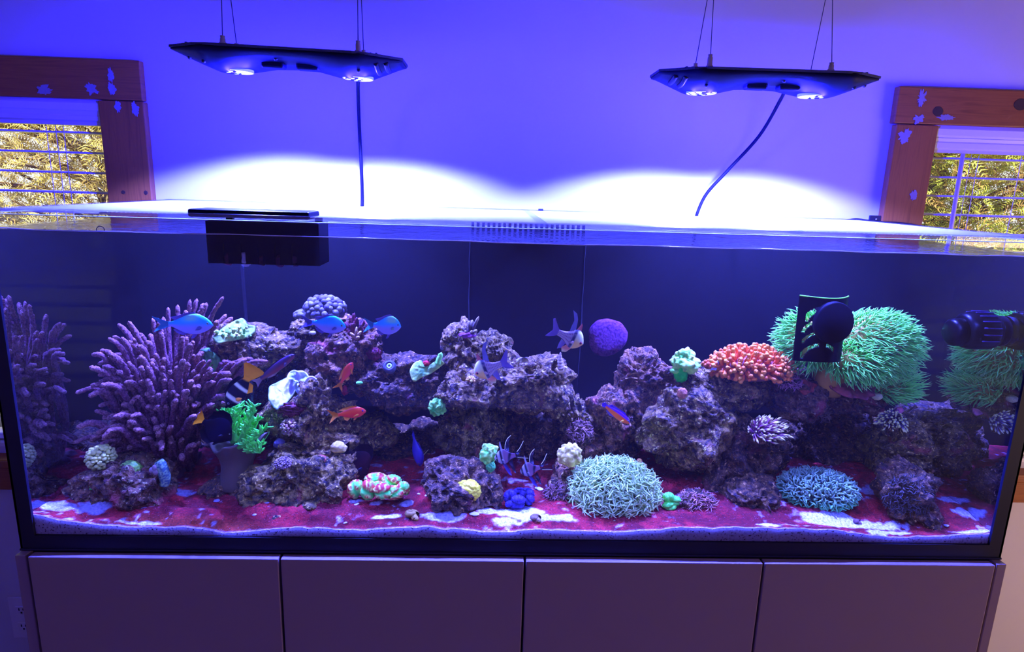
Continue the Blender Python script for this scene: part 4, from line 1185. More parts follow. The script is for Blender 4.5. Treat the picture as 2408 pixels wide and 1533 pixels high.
arms = [((556, 1040), (540, 985), (530, 962)), ((560, 1040), (560, 985), (566, 952)), ((566, 1040), (585, 990), (600, 955)), ((556, 1040), (575, 1000), (578, 975)), ((550, 1040), (535, 1000), (528, 990)),
        ((575, 1050), (595, 1030), (612, 1018)), ((575, 1055), (600, 1040), (618, 1034)), ((570, 1050), (590, 1022), (600, 1005)), ((560, 1050), (580, 1045), (592, 1050)), ((545, 1040), (552, 1005), (548, 975)), ((570, 1055), (598, 1050), (617, 1044)), ((580, 1060), (600, 1058), (612, 1064)), ((545, 1030), (524, 1000), (521, 972)),
        ((560, 1035), (590, 1000), (607, 985)), ((552, 1035), (548, 1000), (556, 962)), ((572, 1045), (606, 1022), (621, 1008)), ((565, 1050), (575, 1040), (585, 1030))]
for k, ar in enumerate(arms):
    Y0 = 0.105 - 0.028 * ((k % 3) - 0.6)
    P = smooth_path([ati(px, py, Y0 + 0.0 * i) for i, (px, py) in enumerate(ar)], 16)
    R = np.interp(np.linspace(0, 1, 16), [0, 0.6, 0.93, 1], [0.0065, 0.0050, 0.0034, 0.0004])
    V, F = tubes(P[None], R[None], 8)
    a_ = mk('arm', V, F, M_GFIN, lc, col=mixc(gdk, ggn, np.repeat(np.linspace(0, 1, 16), 8)))
    Ps = []
    for q in range(44):
        i = g.integers(3, 16); p = P[i]
        th = g.uniform(0, 6.28); d = vec(math.cos(th), -abs(math.sin(th)) * 0.9, 0.25 + g.uniform(0, 0.7)); d /= np.linalg.norm(d)
        L = g.uniform(0.008, 0.018)
        e = g.normal(size=3) * 0.25
        Ps.append([p, p + d * L * 0.5, p + (d + e) * L * 0.85 + vec(0, 0, 0.002), p + (d + e) * L + vec(0, 0, 0.003)])
    Ps = np.array(Ps)
    V, F = tubes(Ps, np.tile([0.0023, 0.0020, 0.0018, 0.0004], (44, 1)), 6)
    mk('branchlets', V, F, M_GFIN, a_, col=mixc(ggn, gtp, np.tile(np.repeat([0.0, 0.35, 0.9, 1.0], 6), 44)))
# --- shared simple builders
def dome_cluster(name, label, px, py, Y, rx, rz, n, br, colr, seed, zmin=-0.5, ry=None, squash=(1, 1, 1), tip=None, base_col=None, mat_=None, cat='coral', flat=1.0):
    "a mound packed with round knobs"
    s = pxm(Y)
    c = ati(px, py, Y); rad = np.array([rx * s, (ry or rx) * s, rz * s])
    g = np.random.default_rng(seed)
    d = fib(n, zmin) + g.normal(size=(n, 3)) * 0.05
    d /= np.linalg.norm(d, axis=1, keepdims=True)
    t = thing(name, label, cat, c - vec(0, 0, rad[2]))
    V, F = ico(4)
    V = V * rad * 0.9 * (1 + 0.08 * vn(V * 3 + seed, seed))[:, None] + c
    mk('base', V, F, mat(name + '_base_%d' % seed, base_col if base_col is not None else np.array(colr) * 0.45, 0.8), t)
    R = br * s * g.uniform(0.75, 1.25, (n, 1)) * np.array([squash])
    V, F = blobs(c + d * rad * g.uniform(0.93, 1.06, (n, 1)), R, 2)
    V = V + 0.10 * br * s * np.stack([vn(V * 300, 1), vn(V * 300, 2), vn(V * 300, 3)], -1)
    h = np.clip(((V - c) / rad)[:, 2] * 0.5 + 0.5, 0, 1)
    cl = mixc(np.array(colr) * 0.8, np.array(tip if tip is not None else colr), np.repeat(g.uniform(0, 1, n), len(ico(2)[0])) * 0.8)
    mk('polyps', V, F, mat_ or M_FLESH, t, col=cl)
    return t
def lump(name, label, px, py, Y, rx, rz, colA, colB, seed, ry=None, amp=0.18, freq=2.2, fine=0.03, sub=5, cell=None, cat='coral', zsq=None):
    "an encrusting or massive coral, one skin"
    s = pxm(Y)
    c = ati(px, py, Y); rad = np.array([rx * s, (ry or rx * 0.8) * s, rz * s])
    p, f = ico(sub)
    d = 1 + amp * fbm(p * freq + seed * 3.1, 3, seed)
    tcol = 0.5 + 0.5 * fbm(p * 5 + seed, 3, seed + 9)
    if cell:
        wv = worley(p * cell[0] + seed, seed + 4)
        d = d + cell[1] * (0.5 - wv)
        tcol = np.clip(tcol * 0.5 + (0.75 - wv), 0, 1)
    d = d + fine * vn(p * 22 + seed, seed + 5)
    V = c + p * d[:, None] * rad
    o = mk(name, V, f, M_FLESH, col=mixc(colA, colB, np.clip(tcol, 0, 1)))
    return tag(o, label, cat)
def plate(name, label, poly_px, Y, tilt, thick, colA, colB, seed, ridge=0.004, rim=None, cat='coral', parent=None, pname=None):
    "a wavy plating coral: outline measured in the photograph, leaning by tilt (depth per height), with thickness"
    pts = np.array([ati(px, py, Y) for px, py in poly_px])
    c = pts.mean(0)
    n = len(pts)
    m = 60
    tt = np.linspace(0, n, m, endpoint=False)
    i = tt.astype(int); fr = (tt - i)[:, None]
    ol = pts[i] * (1 - fr) + pts[(i + 1) % n] * fr
    ol = (ol + np.roll(ol, 1, 0) + np.roll(ol, -1, 0)) / 3
    K = 10
    Vt, Ct = [], []
    for k in range(K):
        u = k / (K - 1)
        ring = c + (ol - c) * u
        Vt.append(ring); Ct.append(np.full(m, u))
    P = np.concatenate(Vt); u = np.concatenate(Ct)
    hz = P[:, 2] - c[2]
    nse = fbm(P * 60 + seed, 3, seed)
    nse2 = vn(P * 260 + seed, seed + 2)
    depth = hz * tilt + ridge * nse * (0.3 + u) + 0.0012 * nse2
    front = P + np.stack([nse * 0, depth, nse * 0], -1)
    back = front + vec(0, thick, -thick * 0.3)
    i_ = np.arange(K - 1)[:, None] * m; j = np.arange(m)[None]; jn = (j + 1) % m
    q = np.stack([i_ + j, i_ + m + j, i_ + m + jn, i_ + jn], -1).reshape(-1, 4)
    N = len(front)
    F = [list(x) for x in q[:, ::-1]] + [list(x + N) for x in q]
    l = (K - 1) * m
    F += [[l + a, l + (a + 1) % m, l + (a + 1) % m + N, l + a + N] for a in range(m)]
    tcol = np.clip(0.5 + 0.7 * nse + 0.5 * nse2 * 0.5, 0, 1)
    cl = mixc(colA, colB, tcol)
    if rim is not None:
        w = sstep(0.82, 1.0, u)
        cl = cl * (1 - w[:, None]) + np.asarray(rim) * w[:, None]
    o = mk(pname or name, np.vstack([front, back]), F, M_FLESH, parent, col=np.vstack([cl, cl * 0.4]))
    if parent is None:
        tag(o, label, cat)
    return o
def sticks(name, label, base, list_, Y, r, colA, tipc, seed, cat='coral'):
    "small branching stony coral; list_ of tip pixels"
    b = ati(*base, Y)
    t = thing(name, label, cat, b)
    g = np.random.default_rng(seed)
    for k, (px, py) in enumerate(list_):
        e = ati(px, py, Y - 0.008 + 0.012 * g.uniform(-1, 1))
        P = smooth_path([b + vec(g.uniform(-0.004, 0.004), 0, 0), (b + e) / 2 + vec(0, -0.003, 0.002), e], 14)
        R = np.interp(np.linspace(0, 1, 14), [0, 0.9, 1], [r * 1.25, r * 0.8, r * 0.15])
        V, F = tubes(P[None], R[None], 9)
        ctr = np.repeat(P, 9, 0)
        V = ctr + (V - ctr) * (1 + 0.25 * vn(V * 500, 3))[:, None]
        mk('branch', V, F, M_FLESH, t, col=mixc(colA, tipc, np.repeat(np.linspace(0, 1, 14) ** 4, 9)))
    return t

# --- left corner group on its low rock
dome_cluster('bubble_ball_coral', 'round white-green knobbly coral ball in the left corner', 238, 1076, 0.075, 29, 28, 150, 4.6, seen(165, 190, 205, 6), 3, -0.9, tip=seen(205, 230, 225, 6), base_col=seen(60, 70, 110), squash=(1.15, 1, 0.9))
lump('green_mound_coral', 'dark green ridged mound coral beside the white ball', 308, 1110, 0.06, 26, 27, seen(28, 60, 55, 6), seen(90, 125, 85, 6), 5, cell=(6, 0.10))
dome_cluster('green_button_polyps', 'small cluster of teal-green button polyps low on the left rock', 232, 1144, 0.055, 17, 13, 26, 5.5, seen(40, 150, 120, 6), 7, -0.3, tip=seen(80, 190, 140, 6), squash=(1, 1, 0.6))
lump('green_patch_coral', 'tiny flat green patch coral at the foot of the left rock', 288, 1152, 0.05, 10, 6, seen(50, 110, 60, 6), seen(90, 150, 80, 6), 8, sub=4)
# blue ringed tube animal
tp = [ati(px, py, 0.06) for px, py in ((372, 1083), (378, 1092), (384, 1108), (388, 1125), (386, 1140))]
P = smooth_path(tp, 50); R = np.interp(np.linspace(0, 1, 50), [0, 0.06, 0.3, 0.7, 1], [0.0070, 0.0085, 0.0105, 0.0105, 0.0085])
V, F = tubes(P[None], R[None], 24)
wv = worley(V * 150, 4)
cl = mixc(seen(45, 75, 190, 7), seen(110, 140, 225, 7), sstep(0.28, 0.42, wv) * sstep(0.62, 0.5, wv))
cl = cl * (1 - 0.75 * sstep(0.2, 0.08, wv))[:, None]
tun = thing('ringed_tunicate', 'blue tube animal patterned with dark rings on the left rock', 'tunicate', tp[-1])
mk('tube', V, F, M_FLESH, tun, col=cl)
for dx, dy in ((357, 1106), (366, 1110), (364, 1100)):
    V, F = blobs([ati(dx, dy, 0.052)], np.array([[0.0052, 0.004, 0.0062]]), 3)
    mk('lobe', V, F, mat('tunicate_lobe_%d' % dx, seen(110, 95, 215, 7), 0.5), tun)
sticks('pink_crust_branch', 'flat maroon-pink crust branch along the left rock foot', (250, 1158), ((262, 1152), (300, 1163), (296, 1170), (275, 1166)), 0.045, 0.004, seen(110, 40, 100, 6), seen(190, 100, 230, 6), 9)

# --- on the left rock pile
t = thing('teal_crust_coral', 'mint and teal crust coral on the left end of the rock ledge', 'coral', ati(548, 800, 0.20))
plate('x', None, [(505, 790), (520, 772), (545, 757), (560, 752), (575, 765), (595, 768), (598, 782), (580, 793), (550, 798), (520, 802)], 0.20, 0.9, 0.010, seen(30, 80, 120, 11), seen(190, 240, 225, 11), 3, 0.010, parent=t, pname='plate')
g = np.random.default_rng(5)
bp2 = np.array([ati(g.uniform(508, 592), g.uniform(768, 796), 0.196) + vec(0, -0.004, 0) for _ in range(46)])
V, F = blobs(bp2, g.uniform(0.0022, 0.004, 46), 2)
mk('polyps', V, F, M_FLESH, t, col=mixc(seen(90, 200, 190, 10), seen(220, 245, 235, 10), np.repeat(g.uniform(0, 1, 46), len(ico(2)[0]))))
plate('ruffled_teal_coral', 'ruffled turquoise coral between the sea fan and the rock ledge', [(470, 822), (486, 818), (505, 835), (520, 850), (534, 862), (524, 880), (515, 892), (500, 880), (492, 862), (478, 850)], 0.19, 0.5, 0.006, seen(30, 60, 110, 10), seen(130, 235, 225, 10), 8, 0.022)
dome_cluster('lavender_knob_coral', 'lavender knob coral on top of the left rock pile', 765, 728, 0.25, 42, 27, 80, 7.2, seen(75, 62, 205, 14), 9, -0.35, tip=seen(130, 122, 240, 14), base_col=seen(50, 40, 130, 12), squash=(1, 1, 1.1))
dome_cluster('lavender_knob_frag', 'smaller lavender knob tuft left of the big one', 714, 742, 0.24, 17, 8, 12, 8, seen(75, 62, 205, 14), 10, -0.2, tip=seen(130, 122, 240, 14), squash=(1.2, 1, 0.9))
lump('lavender_button', 'single round lavender knob under the middle blue fish', 735, 783, 0.19, 8, 5, seen(120, 105, 235, 10), seen(150, 140, 245, 10), 11, sub=3, amp=0.03)
lump('red_crust', 'red crust sponge on the rock peak right of the knob coral', 835, 790, 0.235, 24, 40, seen(45, 14, 35, 14), seen(110, 35, 75, 14), 12, ry=16, amp=0.5, freq=3, cell=(5, 0.2))
lump('magenta_crust', 'magenta crust sponge on the right shoulder of the left pile', 880, 832, 0.225, 16, 14, seen(60, 16, 45, 14), seen(140, 40, 110, 14), 13, ry=10, amp=0.5, cell=(6, 0.3), sub=5)
sticks('pink_stick_coral', 'small pale pink stick coral on the left rock peak', (838, 797), ((839, 768), (823, 782), (850, 778), (829, 790), (846, 792)), 0.215, 0.0030, seen(150, 110, 190, 12), seen(215, 190, 240, 12), 14)
# brilliant white-teal plate coral
t = thing('white_plate_coral', 'brilliant white-teal plate coral on the left pile', 'coral', ati(680, 950, 0.15))
wA, wB = (0.35, 0.62, 0.16), (0.93, 0.93, 0.90)
plate('x', None, [(628, 912), (650, 902), (672, 893), (690, 900), (700, 912), (690, 930), (676, 945), (660, 955), (645, 945), (634, 930)], 0.15, 0.9, 0.008, wB, wB, 21, 0.008, parent=t, pname='plate', rim=wA)
plate('x', None, [(672, 890), (676, 878), (690, 872), (708, 874), (722, 884), (728, 896), (716, 912), (706, 926), (698, 915), (706, 900), (694, 893)], 0.155, 0.5, 0.006, wB, wA, 22, 0.012, parent=t, pname='lobe', rim=(0.93, 0.93, 0.9))
plate('x', None, [(700, 900), (715, 905), (722, 925), (708, 940), (690, 952), (676, 948), (694, 936), (706, 920)], 0.148, 0.4, 0.005, wA, wB, 23, 0.010, parent=t, pname='lobe')
mk('rim', *tube([ati(px, py, 0.145) for px, py in ((716, 900), (726, 888), (736, 887), (744, 893))], 0.0022, 16, 7), mat('plate_rim', (0.93, 0.93, 0.9), 0.5), t)
lump('crimson_sponge', 'round crimson sponge in the hollow behind the anthias', 811, 918, 0.20, 9, 12, seen(100, 8, 55, 12), seen(165, 16, 80, 12), 15, sub=4)
lump('pink_red_crust', 'pink-red crust under the white plate coral', 688, 962, 0.135, 34, 14, seen(40, 20, 45, 14), seen(120, 34, 65, 14), 16, ry=16, amp=0.6, cell=(7, 0.3))
dome_cluster('star_polyps', 'round tuft of lilac-pink star polyps on the left pile', 691, 1003, 0.13, 28, 24, 240, 3.0, seen(120, 80, 190, 8), 17, -0.6, tip=seen(195, 160, 240, 8), base_col=seen(70, 30, 80))
dome_cluster('purple_star_polyps', 'smaller violet tuft of star polyps on the olive rock', 667, 1090, 0.075, 19, 14, 130, 2.4, seen(95, 70, 190, 8), 18, -0.5, tip=seen(140, 120, 230, 8), base_col=seen(50, 30, 100))
lump('red_button_coral', 'reddish-brown button coral on the olive rock', 753, 1082, 0.09, 18, 12, seen(90, 35, 70, 7), seen(140, 70, 90, 7), 19, cell=(6, 0.12), sub=4)
lump('pale_knob', 'pale pinkish rock knob above the olive rock', 796, 1052, 0.12, 19, 14, seen(120, 90, 140, 8), seen(190, 170, 200, 8), 20, amp=0.25, sub=4)
lump('blue_sponge', 'small deep blue sponge left of the star polyps', 656, 1043, 0.12, 13, 11, seen(40, 35, 150, 7), seen(80, 70, 220, 7), 22, amp=0.3, sub=4)
# mushroom with a pale ring
t = thing('ring_mushroom', 'blue mushroom coral with a pale mouth on the bridge rock', 'coral', ati(916, 872, 0.17))
c = ati(916, 862, 0.165)
V, F = lathe([(0.0001, 0.004), (0.006, 0.003), (0.007, 0.006), (0.011, 0.006), (0.014, 0.0), (0.012, -0.010), (0.008, -0.02), (0.0001, -0.02)], (0, 0, 0), 'z', 28)
Rm = Matrix.Rotation(0.9, 3, 'X')
mk('disc', V @ np.array(Rm).T + c, F, mat('mushroom_blue', seen(60, 60, 170, 9), 0.5), t)
V, F = lathe([(0.0025, 0.0045), (0.0045, 0.0055), (0.0062, 0.0045), (0.0050, 0.0035)], (0, 0, 0), 'z', 20)
mk('mouth_ring', V @ np.array(Rm).T + c, F, mat('mushroom_ring', seen(170, 220, 220, 9), 0.5), t)
lump('teal_nub', 'tiny turquoise nub on the dark bridge rock', 845, 900, 0.175, 8, 4, seen(60, 190, 200, 9), seen(120, 220, 220, 9), 24, sub=3, amp=0.2)
# red and mint folded brain coral
def brain(name, label, px, py, Y, lobes, cA, cB, cC, seed, stripes=9):
    t = thing(name, label, 'coral', ati(px, py, Y) - vec(0, 0, 0.02))
    s = pxm(Y)
    for k, (lx, ly, dy, rx, rz, rot) in enumerate(lobes):
        c = ati(lx, ly, Y + dy)
        p, f = ico(4)
        ph = np.arctan2(p[:, 2], p[:, 0]) + rot
        q = np.sqrt(p[:, 0] ** 2 + p[:, 2] ** 2)
        dent = 0.30 * np.exp(-(((p[:, 0] * math.cos(rot) + p[:, 2] * math.sin(rot)) / 0.25) ** 2)) * (p[:, 1] < 0.3)
        d = 1 + 0.05 * np.sin(ph * stripes * 2) * q - dent
        V = c + p * d[:, None] * np.array([rx * s, (rx + rz) / 2 * s * 0.8, rz * s])
        st = 0.5 + 0.5 * np.sin(ph * stripes + 2.5 * vn(p * 2.5 + k + seed, seed))
        w = sstep(0.70, 0.92, st)
        cl = mixc(cA, cC, w)
        gm = np.clip(sstep(0.08, 0.28, dent) * 0.95 + sstep(-0.15, 0.45, fbm(p * 1.8 + k * 5 + seed, 2, seed)) * 0.85, 0, 1)
        cl = cl * (1 - gm[:, None]) + np.array(cB) * gm[:, None]
        mk('lobe', V, f, M_FLESH, t, col=cl)
    return t
brain('red_mint_brain_coral', 'folded brain coral striped crimson and mint on the front sand', 890, 1150, 0.07,
      [(838, 1150, 0.0, 22, 24, 0.5), (866, 1152, -0.012, 20, 26, 1.2), (885, 1128, 0.03, 30, 18, 0.2), (900, 1155, -0.02, 24, 20, 1.8), (922, 1132, 0.012, 24, 17, 0.9), (925, 1158, -0.012, 26, 17, 2.2), (948, 1150, 0.0, 17, 20, 0.3), (888, 1150, 0.0, 22, 20, 0.0)],
      seen(130, 30, 58, 7), seen(60, 215, 160, 6), seen(225, 225, 215, 7), 3)
brain('blue_brain_coral', 'deep ultramarine folded brain coral on the front sand', 1222, 1172, 0.055,
      [(1200, 1168, 0, 17, 18, 0.4), (1218, 1180, -0.012, 20, 17, 1.4), (1238, 1162, 0.008, 20, 16, 0.2), (1222, 1158, 0.012, 18, 12, 2.0), (1245, 1176, -0.004, 13, 14, 1.0), (1205, 1186, -0.012, 18, 11, 2.6)],
      seen(22, 12, 165, 7), seen(14, 6, 120, 7), seen(50, 40, 225, 7), 6, 14)
lump('yellow_coral', 'yellow bumpy mound coral on the front middle rock', 1100, 1153, 0.035, 32, 26, seen(110, 90, 12, 5), seen(235, 195, 60, 4.5), 25, cell=(9, 0.10), amp=0.22)
lump('mint_polyps', 'mint-green ruffled polyps on the bridge rock edge', 1028, 958, 0.16, 20, 22, seen(40, 140, 110, 9), seen(140, 255, 190, 6), 27, amp=0.35, cell=(2.1, 0.30))
lump('mint_frogspawn', 'pale mint ruffled coral touching the left striped cardinalfish', 1148, 1066, 0.10, 21, 23, seen(60, 180, 140, 8), seen(170, 255, 215, 5), 28, amp=0.35, cell=(2.0, 0.32))
lump('turquoise_frogspawn', 'lower turquoise lobe of ruffled coral below the mint one', 1153, 1096, 0.095, 12, 15, seen(20, 150, 160, 8), seen(110, 245, 225, 6), 29, amp=0.2, cell=(3, 0.3))
t = thing('mint_plate_coral', 'pale mint lobed plate coral on the bridge rock', 'coral', ati(1000, 892, 0.19))
plate('x', None, [(963, 870), (972, 855), (988, 848), (994, 853), (985, 860), (1000, 863), (1014, 858), (1025, 848), (1040, 848), (1046, 856), (1032, 866), (1018, 876), (1000, 882), (988, 888), (975, 895), (966, 884)], 0.175, 0.35, 0.006, seen(60, 130, 150, 9), seen(185, 245, 225, 9), 31, 0.006, parent=t, pname='plate', rim=seen(190, 250, 230, 9))
mk('finger', *tube([ati(px, py, 0.178) for px, py in ((1030, 856), (1032, 845), (1036, 836), (1034, 831))], (0.006, 0.0055, 0.0045), 14, 9), mat('mint_finger', seen(120, 215, 195, 10), 0.6, bump=(300, 0.5, 0.002)), t)
lump('red_tuft', 'tiny red tuft beside the mint plate coral', 1002, 854, 0.195, 8, 6, seen(120, 15, 50, 9), seen(190, 40, 80, 9), 32, sub=3, amp=0.4)
sticks('purple_stick_coral', 'purple stick coral with a pale tip on the tall rock slab', (1105, 790), ((1126, 744), (1111, 752), (1103, 754), (1085, 768), (1118, 786), (1092, 778), (1110, 778), (1122, 776), (1080, 780)), 0.215, 0.0036, seen(55, 42, 125, 11), seen(170, 150, 225, 11), 33)
lump('violet_crust', 'bright violet crust below the purple sticks', 1098, 788, 0.205, 20, 7, seen(80, 30, 190, 10), seen(130, 60, 250, 10), 34, ry=10, amp=0.35, sub=4)
plate('lilac_shell_coral', 'lilac curled plate on top of the rugged rock', [(1212, 853), (1222, 842), (1238, 840), (1246, 850), (1252, 862), (1242, 866), (1228, 858)], 0.20, 0.6, 0.004, seen(80, 70, 170, 10), seen(170, 155, 240, 10), 35, 0.008)
# turret shell
c0 = ati(1316, 868, 0.175)
t = thing('turret_shell', 'pointed lilac turret shell standing on the rugged rock', 'shell', c0)
prof = []
for k in range(6):
    r0, r1 = 0.0105 * (1 - k / 6.5), 0.0105 * (1 - (k + 0.9) / 6.5)
    prof += [(r0 * 0.82, k * 0.0062), (r0, k * 0.0062 + 0.0022), (r1 * 0.95, k * 0.0062 + 0.0058)]
prof += [(0.0002, 6 * 0.0062)]
mk('whorls', *lathe(prof, c0, 'z', 24), mat('turret_shell', seen(130, 110, 205, 9), 0.45, bump=(200, 0.4, 0.002)), t)
mk('lip', *tube([ati(px, py, 0.168) for px, py in ((1306, 866), (1314, 874), (1326, 872), (1330, 862))], 0.0042, 14, 8), mat('turret_lip', seen(170, 145, 225, 9), 0.45), t)
# small pink star-shaped worm crown
dome_cluster('crown_worm', 'small pale pink worm crown under the left pyjama cardinalfish', 1107, 893, 0.15, 9, 7, 16, 3.0, seen(170, 120, 150, 9), 36, -0.2, tip=seen(230, 200, 200, 9), base_col=seen(120, 10, 70))
# purple round disc on the weir
c0 = ati(1428, 793, BY - 0.012)
V, F = lathe([(0.0001, -0.008), (0.030, -0.0085), (0.046, -0.006), (0.050, -0.001), (0.049, 0.004), (0.0001, 0.005)], (0, 0, 0), 'y', 90)
s_ = 46 * pxm(BY)
a_ = np.arctan2(V[:, 2], V[:, 0]); rr_ = np.hypot(V[:, 0], V[:, 2])
k_ = (s_ / 0.05) * (1 + 0.03 * np.sin(a_ * 3 + 1) + 0.03 * vn(np.stack([np.cos(a_) * 4, np.sin(a_) * 4, a_ * 0], -1), 5))
V[:, 0] *= k_; V[:, 2] *= k_
tag(mk('purple_disc_coral', V + c0, F, ramp_mat('purple_disc', [(0.35, seen(52, 18, 150, 9)), (0.6, seen(92, 48, 205, 9))], scale=170, detail=6, rough=0.9, spec=0.03, bump=(0.4, 0.0025))), 'round violet disc coral stuck to the back panel', 'coral')
lump('cream_mushroom', 'cream folded mushroom leather above the purple-black rock', 1340, 1070, 0.10, 29, 29, seen(120, 95, 120, 8), seen(205, 185, 180, 8), 38, amp=0.25, freq=2.6, cell=(2.4, 0.16))
# --- pale blue duncan ball
c0 = ati(1441, 1160, 0.085); s_ = pxm(0.085)
t = thing('duncan_coral', 'large ball of pale blue-green tentacled polyps on the front sand', 'coral', c0 - vec(0, 0, 0.06))
V, F = ico(4)
mk('body', V * np.array([82, 60, 55]) * s_ + c0, F, mat('duncan_body', seen(60, 45, 70, 8), 0.8), t)
V, F, tt, rn = tentacles(2300, c0, np.array([80, 58, 53]) * s_, 33 * s_, 2.2 * s_, 41, -0.75, bend=0.9, curl=2.6, K=10)
cl = mixc(seen(55, 62, 125, 8), seen(142, 172, 242, 6.5), tt)
cl = cl * (0.8 + 0.4 * rn)[:, None]
tag(mk('tentacles', V, F, M_TENT, t, col=np.clip(cl, 0, 0.93)), kind='stuff')
# small green and purple lace
brain('small_green_brain', 'small emerald brain coral right of the tentacled ball', 1578, 1180, 0.06, [(1572, 1170, 0, 15, 14, 0.3), (1586, 1178, 0.0, 17, 13, 1.3), (1574, 1190, -0.006, 18, 12, 2.2)],
      seen(45, 170, 120, 7), seen(90, 220, 160, 7), seen(120, 235, 170, 7), 8, 14)
def lace(name, label, px, py, Y, rx, rz, n, cA, cB, seed, r=0.0014, L=0.012):
    c = ati(px, py, Y); s = pxm(Y)
    t = thing(name, label, 'algae', c - vec(0, 0, rz * s))
    V, F = rock_shape(c, (rx * s * 0.8, rx * s * 0.5, rz * s * 0.8), seed, 4)
    mk('foot', V, F, RK['dark'], t)
    V, F, tt, rn = tentacles(n, c, np.array([rx, rx * 0.7, rz]) * s * 0.8, L, r, seed, -0.5, bend=1.0, curl=1.5, K=6)
    tag(mk('fronds', V, F, M_TENT, t, col=mixc(cA, cB, np.clip(tt * 0.6 + rn * 0.5, 0, 1))), kind='stuff')
    return t
lace('purple_lace_algae', 'tangle of violet lace algae right of the small green coral', 1640, 1180, 0.07, 42, 20, 330, seen(40, 20, 90, 7), seen(150, 105, 215, 7), 43)
lace('purple_lace_tuft', 'violet lace tuft beside the gap above the cream mushroom', 1365, 1020, 0.19, 26, 32, 220, seen(50, 20, 100, 9), seen(150, 110, 225, 9), 44, 0.0016, 0.010)
lace('shaggy_algae', 'dark shaggy algae tuft in the right corner', 2135, 1170, 0.045, 58, 58, 900, seen(12, 10, 22, 9), seen(52, 44, 84, 9), 45, 0.0014, 0.010)
lace('dark_lace_tuft', 'dark violet lace tuft left of the tentacled ball', 1312, 1165, 0.085, 30, 26, 260, seen(30, 15, 60, 7), seen(110, 75, 160, 7), 46, 0.0014, 0.010)
# pink button polyps
for k, (px, py) in enumerate(((1493, 1088), (1504, 1084), (1516, 1096), (1503, 1104), (1478, 1098))):
    c0 = ati(px, py, 0.16)
    t = thing('pink_button_polyp', ['pink ringed button polyp, leftmost in the row above the tentacled ball', 'pink ringed button polyp at the top of the small group', 'pink ringed button polyp farthest right in the small group', 'pink ringed button polyp lowest in the small group', 'pink ringed button polyp nearest the tentacled ball'][k], 'coral', c0, 'pink button polyps behind the tentacled ball')
    V, F = lathe([(0.0001, -0.012), (0.0025, -0.012), (0.003, -0.003), (0.0062, 0.0), (0.0055, 0.0015), (0.0001, 0.0012)], (0, 0, 0), 'z', 18)
    Rm = np.array(Matrix.Rotation(0.9, 3, 'X')).T
    mk('disc', V @ Rm + c0, F, mat('button_pink_%d' % k, seen(225, 120, 150, 8), 0.5), t)
    V, F = lathe([(0.0014, 0.0016), (0.0026, 0.0021), (0.0034, 0.0016), (0.0026, 0.001)], (0, 0, 0), 'z', 14)
    mk('ring', V @ Rm + c0, F, mat('button_ring_%d' % k, seen(255, 210, 200, 8), 0.5), t)
# --- blue-green carpet anemone
c0 = ati(1922, 1150, 0.105); s_ = pxm(0.105)
t = thing('carpet_anemone', 'low blue-turquoise carpet anemone on the right sand', 'anemone', c0 - vec(0, 0, 0.03))
V, F = ico(4)
mk('disc', V * np.array([84, 62, 30]) * s_ + c0, F, mat('carpet_disc', seen(20, 40, 90, 7), 0.8), t)
V, F, tt, rn = tentacles(1050, c0, np.array([84, 62, 31]) * s_, 17 * s_, 2.5 * s_, 47, -0.45, bend=0.7, curl=0.8, K=6)
hx = np.clip((c0[2] + 0.012 - V[:, 2]) / 0.045, 0, 1)
cl = mixc(seen(32, 48, 120, 7), seen(105, 135, 235, 6), tt) * (1 - hx[:, None]) + mixc(seen(15, 80, 100, 7), seen(40, 215, 215, 6), tt) * hx[:, None]
tag(mk('tentacles', V, F, M_TENT, t, col=np.clip(cl * (0.8 + 0.4 * rn)[:, None], 0, 0.93)), kind='stuff')
# --- orange bubble-tip anemone
c0 = ati(1768, 862, 0.20); s_ = pxm(0.20)
t = thing('bubble_tip_anemone', 'orange-pink bubble-tip anemone on the right rock pile', 'anemone', c0 - vec(0, 0, 0.03))
V, F = ico(4)
mk('disc', V * np.array([84, 50, 34]) * s_ + c0, F, mat('bubble_disc', seen(130, 70, 150, 11), 0.7), t)
V, F, tt, rn = tentacles(330, c0, np.array([84, 48, 34]) * s_, 20 * s_, 5.2 * s_, 48, -0.35, bend=0.35, curl=0.5, K=9, seg=8, tipball=1.05)
oa, ob, oc = np.array(seen(170, 70, 120, 8)), np.array(seen(248, 92, 76, 5.5)), np.array(seen(255, 132, 98, 5.5))
cl = mixc(oa, ob, np.clip(tt * 1.3, 0, 1)) * (1 - (rn * tt)[:, None]) + oc * (rn * tt)[:, None]
tag(mk('tentacles', V, F, M_TENT, t, col=np.clip(cl, 0, 0.93)), kind='stuff')
plate('white_shell_edge', 'white shell edge left of the orange anemone', [(1671, 868), (1680, 856), (1692, 846), (1690, 858), (1682, 870)], 0.185, 0.3, 0.004, (0.6, 0.6, 0.6), (0.9, 0.9, 0.9), 49, 0.003, cat='shell')
dome_cluster('orange_tentacle_tuft', 'small orange tuft left of the white shell edge', 1664, 858, 0.20, 11, 10, 14, 4.5, seen(200, 90, 90, 11), 50, -0.3, tip=seen(240, 140, 110, 11))
